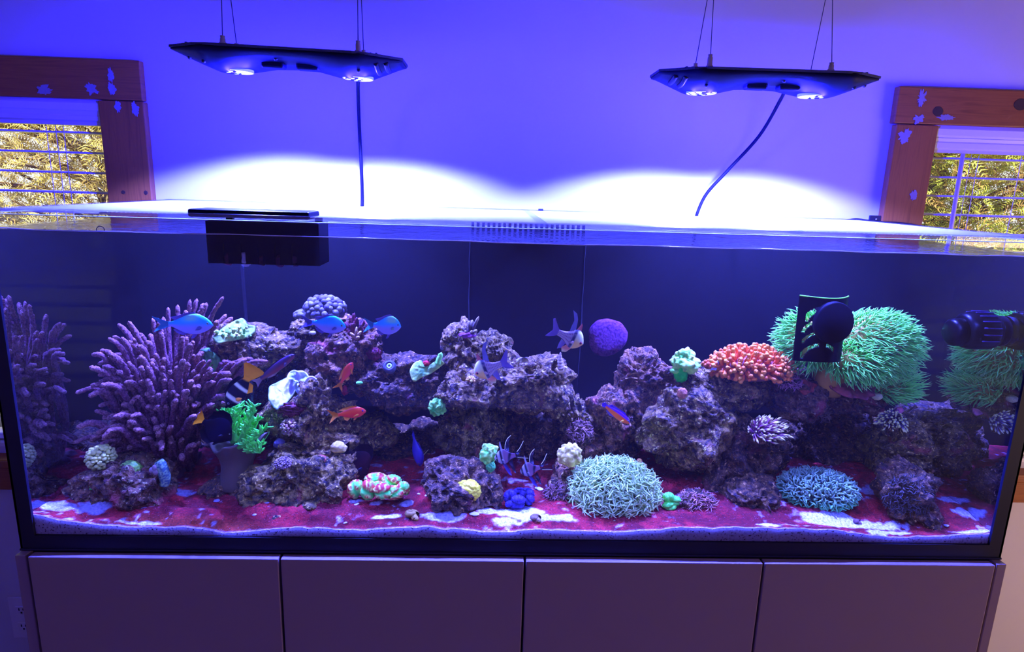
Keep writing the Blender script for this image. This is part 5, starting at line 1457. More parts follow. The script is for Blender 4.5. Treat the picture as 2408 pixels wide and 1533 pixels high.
# --- neon green coral
lump('neon_green_coral', 'glowing neon green knobbed coral on the right pile', 1612, 850, 0.205, 31, 27, seen(40, 245, 105, 3), seen(150, 255, 185, 2), 52, amp=0.45, freq=1.7, cell=(1.9, 0.35))
lump('emerald_crust_coral', 'bright green crust running down below the neon coral', 1602, 880, 0.20, 16, 20, seen(0, 160, 70, 9), seen(10, 210, 110, 9), 53, amp=0.35, sub=4)
lump('neon_green_nub', 'small neon green nub left of the neon coral', 1588, 872, 0.20, 13, 7, seen(60, 235, 140, 9), seen(180, 255, 215, 9), 54, amp=0.2, sub=4)
lump('green_dot', 'tiny green dot coral in a rock crevice', 1579, 928, 0.17, 5, 7, seen(10, 160, 70, 9), seen(20, 200, 100, 9), 57, sub=3)
lump('pink_nub', 'dusty pink nub on the large grey rock', 1604, 925, 0.155, 12, 14, seen(120, 70, 120, 9), seen(190, 120, 170, 9), 58, sub=4, cell=(5, .15))
lump('magenta_mound', 'magenta encrusted bump below the orange anemone', 1722, 885, 0.185, 13, 9, seen(90, 40, 110, 10), seen(180, 90, 190, 10), 59, sub=4, cell=(5, .2))
# --- big green carpet anemone
t = thing('green_anemone', 'huge glowing green long-tentacled anemone at right', 'anemone', ati(1990, 925, 0.20))
s_ = pxm(0.19)
ga, gb, gc = np.array(seen(60, 125, 62, 9)), np.array(seen(92, 238, 145, 5.5)), np.array(seen(150, 252, 210, 6))
M_GDISC = mat('green_anemone_disc', seen(130, 110, 70, 9), 0.7)
parts = [((2045, 812), 0.20, (88, 60, 72), 1500, (0.7, 0, -0.25), 61, (0.3, 0.9)), ((1895, 800), 0.205, (44, 45, 58), 700, (-0.4, 0, -0.2), 62, (0.0, 0)), ((2015, 845), 0.18, (66, 50, 36), 800, (0.3, -0.3, -0.2), 63, (0, 0)), ((2090, 908), 0.195, (36, 36, 26), 420, (0.9, 0, 0.25), 64, (0, 0))]
for (px, py), Yc, rr3, n, lean, sd2, _ in parts:
    c0 = ati(px, py, Yc)
    V, F = ico(4)
    d_ = mk('fold', V * np.array(rr3) * s_ * 0.97 * (1 + 0.1 * vn(V * 2 + sd2, sd2))[:, None] + c0, F, M_GDISC, t)
    V, F, tt, rn = tentacles(n, c0, np.array(rr3) * s_, 27 * s_, 1.45 * s_, sd2, -0.9, bend=0.4, curl=0.7, K=7, lean=lean)
    cl = mixc(ga, gb, np.clip(tt * 1.4, 0, 1))
    w = sstep(0.85, 1.0, tt) * 0.8
    cl = cl * (1 - w[:, None]) + gc * w[:, None]
    tag(mk('tentacles', V, F, M_TENT, d_, col=np.clip(cl * (0.75 + 0.5 * rn)[:, None], 0, 0.93)), kind='stuff')
V, F = tube([ati(px, py, 0.21) for px, py in ((1945, 925), (1950, 890), (1970, 860))], (0.030, 0.036, 0.045), 14, 18)
mk('foot', V, F, mat('anemone_foot', seen(140, 100, 70, 8), 0.6), t)
# --- torch corals
def torch(label, px, py, Y, rx, rz, n, L, lean, seed, cA, cB, cT):
    c = ati(px, py, Y); s = pxm(Y)
    t = thing('torch_coral', label, 'coral', c - vec(0, 0, rz * s))
    V, F = lathe([(0.0001, -0.02), (0.012, -0.02), (0.016, 0.0), (0.010, 0.006), (0.0001, 0.006)], c, 'z', 20)
    mk('skeleton', V, F, RK['violet'], t)
    V, F, tt, rn = tentacles(n, c, np.array([rx, rx * 0.8, rz]) * s * 0.45, L * s, 2.1 * s, seed, -0.2, bend=0.35, curl=0.6, K=10, seg=6, tipball=1.1, lean=lean)
    cl = mixc(cA, cB, tt)
    w = sstep(0.80, 0.9, tt)
    cl = cl * (1 - w[:, None]) + np.array(cT) * w[:, None]
    tag(mk('tentacles', V, F, M_TENT, t, col=np.clip(cl, 0, 0.93)), kind='stuff')
torch('purple torch coral with pale tips on the dark rock', 1788, 1018, 0.115, 28, 20, 150, 34, (0.5, -0.2, 0.0), 71, seen(50, 26, 130, 8), seen(120, 66, 205, 7), seen(175, 165, 235, 7))
torch('blue-violet torch coral with white dotted tips near the right pane', 2098, 990, 0.145, 24, 26, 120, 24, (-0.4, -0.5, -0.2), 72, seen(45, 35, 150, 7), seen(95, 80, 220, 7), seen(225, 235, 245, 7))
plate('magenta_tab', 'magenta tab above the white-tipped torch coral', [(2102, 968), (2112, 960), (2124, 958), (2126, 966), (2116, 974)], 0.17, 0.3, 0.004, seen(110, 50, 180, 8), seen(200, 100, 225, 8), 73, 0.003)
plate('maroon_spike_plate', 'maroon plate coral pointing right from the ledge', [(1955, 912), (1985, 905), (2020, 898), (2050, 900), (2088, 902), (2062, 912), (2040, 924), (2010, 930), (1975, 926)], 0.165, 1.2, 0.008, seen(60, 22, 50, 10), seen(150, 66, 115, 10), 74, 0.026)
plate('rust_plate', 'rust-coloured crust plate under the anemone foot', [(1870, 905), (1895, 895), (1925, 905), (1940, 920), (1920, 935), (1890, 930)], 0.185, 0.6, 0.010, seen(80, 30, 40, 8), seen(150, 60, 70, 8), 75, 0.016)
lace('violet_feather_tuft', 'violet feathery tuft left of the anemone foot', 1855, 900, 0.18, 24, 14, 220, seen(70, 40, 150, 9), seen(150, 95, 235, 9), 76, 0.0014, 0.009)
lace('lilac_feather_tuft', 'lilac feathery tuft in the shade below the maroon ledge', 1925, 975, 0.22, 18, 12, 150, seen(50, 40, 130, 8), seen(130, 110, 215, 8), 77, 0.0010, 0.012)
lump('white_snail', 'white snail shell under the tip of the maroon plate', 2062, 932, 0.16, 13, 9, seen(120, 105, 190, 8), seen(225, 215, 240, 8), 78, sub=4, amp=0.12, cat='shell')
sticks('violet_horn_coral', 'small violet horn coral between orange anemone and pump guard', (1843, 888), ((1838, 868), (1853, 862), (1846, 874), (1834, 880)), 0.175, 0.0045, seen(80, 75, 170, 9), seen(120, 115, 210, 9), 79)
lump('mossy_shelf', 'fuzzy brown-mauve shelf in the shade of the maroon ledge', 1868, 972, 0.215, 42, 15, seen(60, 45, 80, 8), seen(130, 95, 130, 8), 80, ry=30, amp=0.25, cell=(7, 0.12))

# ================================================================== fish
M_FISH = attr_mat('fish_scales', 0.32, 0.5, bump=(700, 0.15, 0.001))
M_MATTE = attr_mat('fish_matte', 0.7, 0.06)
M_FIN = attr_mat('fish_fin', 0.45, 0.3)
M_EYEW = mat('fish_eye_iris', (0.30, 0.32, 0.12), 0.2, 0.6)
M_EYEB = mat('fish_pupil', (0.004, 0.004, 0.006), 0.1, 0.6)
M_EYER = mat('fish_eye_red', (0.55, 0.03, 0.02), 0.2, 0.6)
def fish(name, label, px, py, Y, Lpx, facing, tilt, yaw, top, bot, thick, colf, fins, eye, group=None, pec=None, iris=None, hs=1.0, ws=1.0, skin=None):
    """body from measured outlines: top / bot = (s, z) pairs along the body (s = 0 snout, 1 tail root), in body lengths.
    fins = [(outline of (s, z), colour or function)] ; tilt > 0 lifts the head, yaw > 0 turns it away."""
    Yd = deep(Y)
    L = Lpx * pxm(Y)
    c = at(px, py, Yd)
    gdir = vec(facing * math.cos(yaw), math.sin(yaw), 0)
    h = math.cos(tilt) * gdir + math.sin(tilt) * vec(0, 0, 1)
    up = -math.sin(tilt) * gdir + math.cos(tilt) * vec(0, 0, 1)
    side = np.cross(up, h)
    W = lambda s, y, z: c + ((0.5 - np.asarray(s))[..., None] * h + np.asarray(y)[..., None] * ws * side + np.asarray(z)[..., None] * hs * up) * L
    top = np.array(top); bot = np.array(bot); thick = np.array(thick)
    K, G = 110, 56
    s = 0.5 - 0.5 * np.cos(np.linspace(0, np.pi, K)) * 1.0
    cub = lambda a: np.interp(s, smooth_path(a, 80)[:, 0], smooth_path(a, 80)[:, 1])
    zt, zb, th = cub(top), cub(bot), cub(thick)
    a = np.linspace(0, 2 * np.pi, G, endpoint=False)
    zz = ((zt + zb) / 2)[:, None] + ((zt - zb) / 2)[:, None] * np.cos(a)
    yy = th[:, None] * np.sign(np.sin(a)) * np.abs(np.sin(a)) ** 1.1
    ss = np.repeat(s[:, None], G, 1)
    V = W(ss, yy, zz).reshape(-1, 3)
    i = np.arange(K - 1)[:, None] * G; j = np.arange(G)[None]; jn = (j + 1) % G
    F = [list(q) for q in np.stack([i + j, i + jn, i + G + jn, i + G + j], -1).reshape(-1, 4)]
    F += [list(range(G))[::-1], [(K - 1) * G + k for k in range(G)]]
    vv = np.repeat(np.cos(a)[None], K, 0)
    cl = np.array([colf(x, y, z) for x, y, z in zip(ss.ravel(), vv.ravel(), zz.ravel())])
    Vs, Fs, Cs, n = [V], F, [cl], len(V)
    for out, fc in fins:
        out = np.array(out, float)
        m = len(out)
        cz = out.mean(0)
        # each fin: fan of two sheets, thin at the edge
        for sg in (1, -1):
            P = W(np.append(out[:, 0], cz[0]), np.append(np.full(m, sg * 0.002), sg * 0.007), np.append(out[:, 1], cz[1]))
            Vs.append(P)
            tri = [[n + k, n + (k + 1) % m, n + m] for k in range(m)]
            Fs += tri if sg > 0 else [t_[::-1] for t_ in tri]
            fcol = [fc(x, z) if callable(fc) else fc for x, z in np.vstack([out, cz[None]])]
            Cs.append(np.array(fcol))
            n += m + 1
        Fs += [[n - 2 * (m + 1) + k, n - 2 * (m + 1) + (k + 1) % m, n - (m + 1) + (k + 1) % m, n - (m + 1) + k] for k in range(m)]
    t = mk(name, np.concatenate(Vs), Fs, skin or M_FISH, None, col=np.concatenate(Cs), org=c)
    tag(t, label, 'fish', group)
    es, ez, er = eye
    ty = float(np.interp(es, s, th))
    zc_ = float(np.interp(es, s, (zt + zb) / 2)); hh_ = float(np.interp(es, s, (zt - zb) / 2))
    ey_ = ty * math.sqrt(max(0.05, 1 - ((ez - zc_) / hh_) ** 2))
    for sg in (1, -1):
        V, F = ico(3)
        P = c + ((0.5 - es) * h + sg * ey_ * 0.92 * ws * side + ez * hs * up) * L + (V[:, 0:1] * h + V[:, 1:2] * side * 0.45 + V[:, 2:3] * up) * er * L
        e = mk('eye', P, F, iris or M_EYEW, t)
        P = c + ((0.5 - es) * h + sg * (ey_ * 0.92 * ws + er * 0.22) * side + ez * hs * up) * L + (V[:, 0:1] * h + V[:, 1:2] * side * 0.5 + V[:, 2:3] * up) * er * 0.62 * L
        mk('pupil', P, F, M_EYEB, e)
    if pec:
        ps, pz, pl, pw, pa, out_, pc_ = pec
        ty = float(np.interp(ps, s, th))
        for sg in (1, -1):
            u = np.linspace(0, 1, 9)
            wv = pw * np.sin(np.pi * u ** 0.7) * 0.5 + 0.002
            ax = -(math.cos(pa) * h) * 1 - math.sin(pa) * up + sg * out_ * side
            ax = ax / np.linalg.norm(ax)
            bx_ = np.cross(ax, side * sg); bx_ /= np.linalg.norm(bx_)
            o_ = c + ((0.5 - ps) * h + sg * ty * 0.95 * ws * side + pz * hs * up) * L
            A_ = o_ + (u[:, None] * pl * ax + wv[:, None] * bx_) * L
            B_ = o_ + (u[:, None] * pl * ax - wv[:, None] * bx_) * L
            off = side * sg * 0.0006
            V = np.vstack([A_, B_, A_ + off, B_ + off])
            F = []
            for k in range(8):
                F += [[k, k + 1, 9 + k + 1, 9 + k], [18 + k, 27 + k, 27 + k + 1, 18 + k + 1], [k, 18 + k, 18 + k + 1, k + 1], [9 + k, 9 + k + 1, 27 + k + 1, 27 + k]]
            mk('pectoral_fin', V, F, M_FIN, t, col=np.tile(np.array(pc_), (36, 1)))
    return t
def lerp3(a, b, t): return np.asarray(a) * (1 - t) + np.asarray(b) * t
def st(a, b, x): return float(sstep(a, b, np.array(x)))
# --- blue-green chromis
chT = [(0, 0.0), (0.06, 0.07), (0.18, 0.155), (0.36, 0.215), (0.55, 0.20), (0.75, 0.12), (0.92, 0.055), (1.0, 0.05)]
chB = [(0, -0.02), (0.06, -0.07), (0.18, -0.135), (0.38, -0.185), (0.6, -0.175), (0.78, -0.11), (0.92, -0.05), (1.0, -0.048)]
chW = [(0, 0.006), (0.10, 0.055), (0.30, 0.085), (0.55, 0.072), (0.8, 0.035), (1.0, 0.012)]
chF = lambda c1, c2: [([(0.98, 0.045), (1.10, 0.075), (1.26, 0.125), (1.36, 0.15), (1.22, 0.055), (1.16, 0.0), (1.22, -0.06), (1.34, -0.16), (1.24, -0.13), (1.08, -0.075), (0.98, -0.045)], c1),
                     ([(0.30, 0.20), (0.42, 0.245), (0.60, 0.225), (0.78, 0.17), (0.96, 0.14), (0.86, 0.08), (0.60, 0.17)], c2),
                     ([(0.55, -0.16), (0.68, -0.215), (0.82, -0.17), (0.90, -0.10), (0.80, -0.09)], c2),
                     ([(0.34, -0.17), (0.44, -0.27), (0.52, -0.28), (0.46, -0.18)], c2)]
def chcol(bright, lit=0.42):
    A, B, C = seen(10, 85, 252, 2.6), seen(0, 180, 255, 2.2), seen(75, 68, 225, 2.8)
    D = seen(90, 235, 255, 1.8)
    def f(s, v, z):
        k = lerp3(C, A, st(-0.5, 0.35, v))
        w = st(0.0, 0.6, v) * math.exp(-((s - lit) / 0.20) ** 2) * bright  # cyan highlight on the upper flank, painted into the body colour
        return lerp3(k, lerp3(B, D, min(1, w)), min(1, w * 1.2))
    return f
cb1, cb2 = seen(30, 90, 250, 7), seen(70, 50, 230, 7)
fish('chromis', 'blue chromis in front of the purple gorgonian', 449, 763, 0.07, 94, 1, -0.03, 0.15, chT, chB, chW, chcol(1.0, 0.48), chF(cb1, cb2), (0.115, 0.035, 0.026), 'blue chromis', (0.24, -0.03, 0.16, 0.08, 0.5, 0.35, seen(60, 60, 235, 7)), hs=1.25)
fish('chromis', 'darker blue chromis before the lavender knob coral', 774, 764, 0.12, 76, 1, -0.13, 0.1, chT, chB, chW, chcol(0.35, 0.2), chF(seen(50, 40, 220, 7), cb2), (0.13, 0.03, 0.034), 'blue chromis', (0.26, -0.03, 0.16, 0.08, 0.5, 0.35, seen(60, 60, 235, 7)), hs=1.38)
fish('chromis', 'bright turquoise-backed chromis swimming alone right of the left pile', 911, 766, 0.14, 64, 1, -0.10, 0.35, chT, chB, chW, chcol(1.3, 0.38), chF(cb1, cb2), (0.14, 0.035, 0.032), 'blue chromis', (0.26, -0.03, 0.16, 0.08, 0.5, 0.35, seen(90, 100, 245, 7)), hs=1.7)
# --- orange anthias
anT = [(0, 0.005), (0.06, 0.065), (0.20, 0.13), (0.42, 0.155), (0.65, 0.115), (0.88, 0.055), (1.0, 0.05)]
anB = [(0, -0.015), (0.06, -0.06), (0.22, -0.125), (0.45, -0.145), (0.68, -0.105), (0.88, -0.048), (1.0, -0.045)]
anW = [(0, 0.006), (0.12, 0.055), (0.32, 0.080), (0.60, 0.060), (0.85, 0.028), (1.0, 0.012)]
oC, oD, oF = seen(250, 62, 8, 4), seen(240, 34, 50, 4), seen(230, 105, 40, 5)
ancol = lambda s, v, z: lerp3(oD, oC, st(-0.3, 0.5, v) * 0.6 + 0.4 * st(0.5, 1, s))
anF = [([(0.98, 0.045), (1.12, 0.09), (1.30, 0.17), (1.38, 0.19), (1.22, 0.07), (1.17, 0.0), (1.22, -0.08), (1.36, -0.2), (1.26, -0.16), (1.10, -0.08), (0.98, -0.04)], oF),
       ([(0.24, 0.135), (0.34, 0.185), (0.55, 0.19), (0.80, 0.16), (0.95, 0.12), (0.80, 0.075), (0.5, 0.14)], oF),
       ([(0.58, -0.12), (0.70, -0.195), (0.80, -0.16), (0.82, -0.07)], oF), ([(0.32, -0.13), (0.46, -0.21), (0.50, -0.19), (0.44, -0.135)], oF)]
M_EYEV = mat('fish_eye_violet', seen(90, 10, 220, 6), 0.2, 0.6)
fish('anthias', 'orange anthias swimming level with violet eye', 828, 971, 0.07, 65, 1, 0.13, 0.12, anT, anB, anW, ancol, anF, (0.12, 0.03, 0.036), 'orange anthias', (0.26, -0.04, 0.22, 0.07, 0.25, 0.2, oF), M_EYEV, hs=1.4)
fish('anthias', 'orange anthias rising steeply in the rock hollow', 816, 876, 0.09, 54, 1, 1.02, 0.5, anT, anB, anW, ancol, anF, (0.12, 0.03, 0.036), 'orange anthias', (0.26, -0.04, 0.22, 0.07, 0.35, 0.3, oF), M_EYEV, hs=1.3)
# --- dark purple wrasse-like fish
wrT = [(0, 0.0), (0.06, 0.05), (0.22, 0.09), (0.5, 0.105), (0.78, 0.075), (1.0, 0.045)]
wrB = [(0, -0.02), (0.06, -0.06), (0.24, -0.095), (0.5, -0.105), (0.78, -0.07), (1.0, -0.04)]
wrW = [(0, 0.006), (0.12, 0.045), (0.35, 0.06), (0.7, 0.04), (1.0, 0.01)]
wA_, wB_ = seen(40, 20, 110, 6), seen(85, 35, 90, 6)
fish('dark_anthias', 'dark purple slender fish angled up before the rock ledge', 653, 862, 0.10, 96, 1, 0.65, 0.1, wrT, wrB, wrW, lambda s, v, z: lerp3(wB_, wA_, st(-0.6, 0.4, v)),
     [([(0.98, 0.04), (1.08, 0.06), (1.22, 0.13), (1.15, 0.0), (1.2, -0.12), (1.06, -0.06), (0.98, -0.035)], seen(90, 70, 170, 6)), ([(0.2, 0.085), (0.4, 0.13), (0.8, 0.11), (0.9, 0.055), (0.5, 0.10)], seen(35, 15, 90, 6)),
      ([(0.5, -0.10), (0.7, -0.13), (0.88, -0.09), (0.85, -0.055)], seen(100, 80, 180, 6))], (0.10, 0.02, 0.026), None, (0.24, -0.03, 0.14, 0.06, 0.4, 0.3, seen(60, 40, 140, 6)))
# --- clownfish seen from behind: white bars on black, yellow tail
clT = [(0, 0.0), (0.06, 0.08), (0.2, 0.17), (0.42, 0.225), (0.65, 0.19), (0.88, 0.10), (1.0, 0.085)]
clB = [(0, -0.02), (0.06, -0.08), (0.2, -0.16), (0.42, -0.21), (0.65, -0.17), (0.88, -0.085), (1.0, -0.075)]
clW = [(0, 0.01), (0.12, 0.07), (0.35, 0.115), (0.65, 0.085), (0.9, 0.04), (1.0, 0.02)]
ck, cw, cy = (0.003, 0.0025, 0.004), seen(165, 165, 245, 4), (0.93, 0.34, 0.004)
def clcol(s, v, z):
    w = max(math.exp(-((s - 0.30 - 0.02 * v) / 0.055) ** 4), math.exp(-((s - 0.66 - 0.03 * v) / 0.045) ** 4))
    k = lerp3(ck, cw, min(1, w))
    return lerp3(k, cy, st(0.86, 0.93, s))
fish('clownfish', 'black and white barred clownfish with a yellow tail', 560, 922, 0.04, 84, -1, -0.95, -0.35, clT, clB, clW, clcol,
     [([(0.92, 0.085), (1.06, 0.16), (1.26, 0.27), (1.33, 0.24), (1.35, 0.10), (1.35, -0.10), (1.32, -0.23), (1.25, -0.25), (1.06, -0.15), (0.92, -0.075)], cy), ([(0.2, 0.16), (0.35, 0.27), (0.65, 0.29), (0.9, 0.21), (0.92, 0.10), (0.6, 0.2)], ck),
      ([(0.55, -0.18), (0.68, -0.28), (0.86, -0.2), (0.88, -0.09)], cy)], (0.12, 0.04, 0.035), None, (0.3, -0.05, 0.2, 0.12, 0.5, 0.5, cy), hs=1.15, skin=M_MATTE)
# --- black tang with yellow tail
taT = [(0, -0.05), (0.08, 0.05), (0.22, 0.20), (0.42, 0.30), (0.65, 0.26), (0.88, 0.09), (1.0, 0.05)]
taB = [(0, -0.08), (0.08, -0.12), (0.22, -0.24), (0.45, -0.31), (0.68, -0.25), (0.88, -0.08), (1.0, -0.045)]
taW = [(0, 0.008), (0.12, 0.045), (0.35, 0.075), (0.7, 0.05), (1.0, 0.012)]
tk, tn, ty_ = (0.003, 0.002, 0.003), (0.004, 0.003, 0.009), (0.93, 0.34, 0.004)
tF = lambda fin, tail: [([(0.98, 0.05), (1.06, 0.10), (1.20, 0.20), (1.22, 0.05), (1.18, 0.0), (1.20, -0.08), (1.18, -0.19), (1.06, -0.09), (0.98, -0.045)], tail),
                       ([(0.22, 0.19), (0.30, 0.33), (0.48, 0.44), (0.70, 0.44), (0.90, 0.30), (0.92, 0.08), (0.65, 0.25), (0.42, 0.29)], fin),
                       ([(0.40, -0.29), (0.52, -0.40), (0.72, -0.38), (0.90, -0.24), (0.92, -0.07), (0.65, -0.24)], fin), ([(0.26, -0.25), (0.34, -0.36), (0.40, -0.36), (0.38, -0.28)], fin)]
fish('tang', 'black disc-shaped tang with a small yellow tail', 513, 1010, 0.045, 78, 1, -0.62, 0.15, taT, taB, taW, lambda s, v, z: lerp3(tk, tn, st(0.15, 0.4, s) * st(0.8, 0.5, s)), tF(tk, ty_), (0.16, 0.05, 0.026), None, (0.28, -0.04, 0.15, 0.08, 0.6, 0.3, tn), hs=1.38, skin=M_MATTE)
bk_ = seen(14, 5, 40, 8)
fish('tang', 'big dark purple tang half hidden behind the olive rock', 842, 1088, 0.145, 84, 1, -0.9, 0.55, taT, taB, taW, lambda s, v, z: lerp3(seen(34, 10, 45, 8), bk_, st(0.3, 0.8, s)), tF(bk_, bk_), (0.16, 0.05, 0.02), None, (0.28, -0.04, 0.22, 0.14, 0.5, 0.5, (0.006, 0.004, 0.012)), hs=1.3, skin=M_MATTE)
# --- blue damselfish seen head on
daC = seen(35, 28, 235, 4)
fish('damselfish', 'small royal blue damselfish seen nose-down with fins spread', 981, 1062, 0.17, 72, 1, -1.2, -0.75, chT, chB, chW, lambda s, v, z: lerp3(daC, seen(30, 18, 175, 5), st(-0.2, 0.8, v) * 0.6), [([(0.98, 0.045), (1.10, 0.07), (1.24, 0.05), (1.14, 0.0), (1.10, -0.05), (0.98, -0.045)], daC), ([(0.30, 0.20), (0.42, 0.245), (0.60, 0.225), (0.78, 0.17), (0.86, 0.08), (0.60, 0.17)], daC)], (0.12, 0.035, 0.03), None, (0.26, -0.03, 0.42, 0.035, 0.0, 2.2, seen(170, 150, 200, 6)), hs=1.15, ws=1.7)
# --- pyjama cardinalfish
paT = [(0, 0.0), (0.05, 0.08), (0.16, 0.20), (0.32, 0.27), (0.48, 0.235), (0.70, 0.12), (0.9, 0.085), (1.0, 0.08)]
paB = [(0, -0.02), (0.06, -0.09), (0.18, -0.18), (0.36, -0.235), (0.52, -0.20), (0.72, -0.11), (0.9, -0.08), (1.0, -0.075)]
paW = [(0, 0.01), (0.12, 0.075), (0.30, 0.11), (0.6, 0.07), (0.9, 0.03), (1.0, 0.015)]
pH, pY, pB, pK, pP = seen(150, 150, 235, 6), seen(185, 130, 130, 6), seen(115, 100, 225, 6), (0.010, 0.008, 0.03), seen(85, 50, 150, 6)
def pacol(s, v, z):
    k = lerp3(pH, pY, st(0.35, -0.4, v)) if s < 0.38 else np.array(pB)
    if s >= 0.36:
        k = lerp3(pH, pB, st(0.36, 0.44, s))
    w = math.exp(-((s - 0.43) / 0.062) ** 4)
    chk = 0.62 + 0.38 * (math.sin(s * 150 + v * 26) * math.sin(s * 150 - v * 26) > -0.25)
    k = lerp3(k, pK, min(1, w * chk))
    if s > 0.52:
        d = math.sin((s * 1.0 + v * 0.10) * 62) * math.sin((s - v * 0.10) * 62)
        k = lerp3(k, pP, st(0.15, 0.5, d))
    return k
paF = [([(0.98, 0.075), (1.10, 0.15), (1.30, 0.30), (1.36, 0.26), (1.22, 0.05), (1.20, -0.02), (1.36, -0.20), (1.24, -0.18), (1.08, -0.12), (0.98, -0.07)], seen(75, 55, 215, 6)),
       ([(0.46, 0.235), (0.50, 0.36), (0.56, 0.50), (0.68, 0.62), (0.86, 0.66), (0.74, 0.58), (0.66, 0.42), (0.66, 0.28), (0.64, 0.15)], seen(75, 70, 225, 6)),
       ([(0.26, 0.25), (0.30, 0.40), (0.36, 0.45), (0.40, 0.34), (0.44, 0.25)], seen(130, 60, 120, 6)),
       ([(0.58, -0.17), (0.66, -0.32), (0.78, -0.38), (0.80, -0.22), (0.78, -0.10)], seen(80, 65, 220, 6)),
       ([(0.32, -0.225), (0.44, -0.37), (0.58, -0.40), (0.66, -0.30), (0.54, -0.19)], lambda x, z: lerp3(seen(140, 75, 125, 6), seen(205, 190, 225, 6), st(-0.34, -0.39, z)))]
fish('pyjama_cardinalfish', 'spotted pyjama cardinalfish facing right beside the violet disc', 1342, 795, 0.15, 68, 1, -0.42, 0.12, paT, paB, paW, pacol, paF, (0.13, -0.01, 0.052), 'pyjama cardinalfish', (0.36, -0.04, 0.16, 0.10, 0.6, 0.3, seen(120, 100, 200, 6)), M_EYER, hs=1.38)
fish('pyjama_cardinalfish', 'spotted pyjama cardinalfish facing left before the rocks', 1147, 867, 0.09, 70, -1, -0.40, 0.15, paT, paB, paW, pacol, paF, (0.13, -0.01, 0.052), 'pyjama cardinalfish', (0.36, -0.04, 0.16, 0.10, 0.6, 0.3, seen(120, 100, 200, 6)), M_EYER, hs=1.38)
# --- Banggai-like striped cardinalfish
bgT = [(0, 0.0), (0.06, 0.07), (0.18, 0.16), (0.36, 0.25), (0.52, 0.25), (0.74, 0.13), (0.9, 0.08), (1.0, 0.075)]
bgB = [(0, -0.03), (0.06, -0.09), (0.18, -0.17), (0.36, -0.235), (0.52, -0.225), (0.74, -0.12), (0.9, -0.075), (1.0, -0.07)]
bK, bS, bV = (0.004, 0.003, 0.008), seen(110, 105, 235, 5), seen(84, 58, 160, 6)
def bgcol(s, v, z):
    k = lerp3(bS, bV, st(0.35, 0.5, s))
    w = max(math.exp(-((s - 0.13) / 0.048) ** 4), math.exp(-((s - 0.355 + 0.02 * v) / 0.055) ** 4), math.exp(-((s - 0.72 - 0.07 * v) / 0.065) ** 4), 1 - st(0.0, 0.04, s))
    return lerp3(k, bK, min(1, w))
dots = seen(200, 195, 245, 4)
bf = lambda x, z: bK
bgF = [([(0.98, 0.075), (1.10, 0.10), (1.28, 0.22), (1.50, 0.42), (1.52, 0.40), (1.32, 0.16), (1.18, 0.02), (1.12, -0.0)], bf), ([(0.98, -0.07), (1.08, -0.09), (1.30, -0.12), (1.56, -0.16), (1.55, -0.13), (1.28, -0.07), (1.14, -0.005)], bf),
       ([(0.36, 0.24), (0.36, 0.42), (0.40, 0.52), (0.43, 0.50), (0.44, 0.36), (0.46, 0.25)], bS),
       ([(0.58, 0.24), (0.64, 0.40), (0.78, 0.58), (0.98, 0.66), (1.0, 0.64), (0.84, 0.48), (0.76, 0.32), (0.76, 0.13)], bf),
       ([(0.62, -0.20), (0.70, -0.40), (0.80, -0.56), (0.88, -0.60), (0.86, -0.42), (0.82, -0.12)], bf),
       ([(0.34, -0.23), (0.42, -0.42), (0.54, -0.60), (0.66, -0.66), (0.62, -0.45), (0.50, -0.23)], seen(40, 30, 190, 5))]
def banggai(label, px, py, Y, L, tilt):
    t = fish('striped_cardinalfish', label, px, py, Y, L, -1, tilt, 0.1, bgT, bgB, paW, bgcol, bgF, (0.13, 0.0, 0.045), 'black-striped cardinalfish', (0.36, -0.04, 0.14, 0.08, 0.6, 0.3, bS), hs=1.5)
    # white bead edging on the dark fins
    Lm = L * pxm(Y); c = ati(px, py, Y)
    gd = vec(-math.cos(0.1), math.sin(0.1), 0); h = math.cos(tilt) * gd + math.sin(tilt) * vec(0, 0, 1); up = -math.sin(tilt) * gd + math.cos(tilt) * vec(0, 0, 1)
    for poly in ([(1.10, 0.10), (1.28, 0.22), (1.50, 0.42)], [(1.08, -0.09), (1.30, -0.12), (1.56, -0.16)], [(0.58, 0.24), (0.64, 0.40), (0.78, 0.56), (0.98, 0.66)]):
        P = smooth_path(np.array([c + ((0.5 - a_) * h + b_ * 1.5 * up) * Lm for a_, b_ in poly]), 24)
        mk('fin_edge', *tubes(P[None], np.full((1, 24), 0.0006), 5), mat('fin_edge_pale', dots, 0.5), t)
    return t
banggai('black-striped cardinalfish touching the mint coral', 1187, 1074, 0.08, 52, -0.22)
banggai('black-striped cardinalfish, the lower one with spread fins', 1246, 1104, 0.07, 50, -0.28)
# --- orange and violet-backed fish
oo, ov = seen(245, 66, 5, 3), seen(45, 5, 240, 4)
fish('violet_backed_fish', 'slim orange fish with a violet back angled down to the right', 1453, 975, 0.15, 76, 1, -0.62, 0.1, wrT, wrB, wrW, lambda s, v, z: lerp3(oo, ov, st(0.1, 0.5, v)),
     [([(0.98, 0.045), (1.10, 0.07), (1.16, 0.0), (1.10, -0.06), (0.98, -0.04)], ov), ([(0.15, 0.08), (0.35, 0.145), (0.85, 0.13), (0.95, 0.05), (0.5, 0.10)], ov), ([(0.5, -0.10), (0.7, -0.14), (0.9, -0.10), (0.9, -0.05)], seen(60, 40, 190, 5))], (0.10, 0.02, 0.03), None,
     (0.24, -0.03, 0.14, 0.06, 0.6, 0.4, seen(200, 120, 90, 5)), hs=1.25)

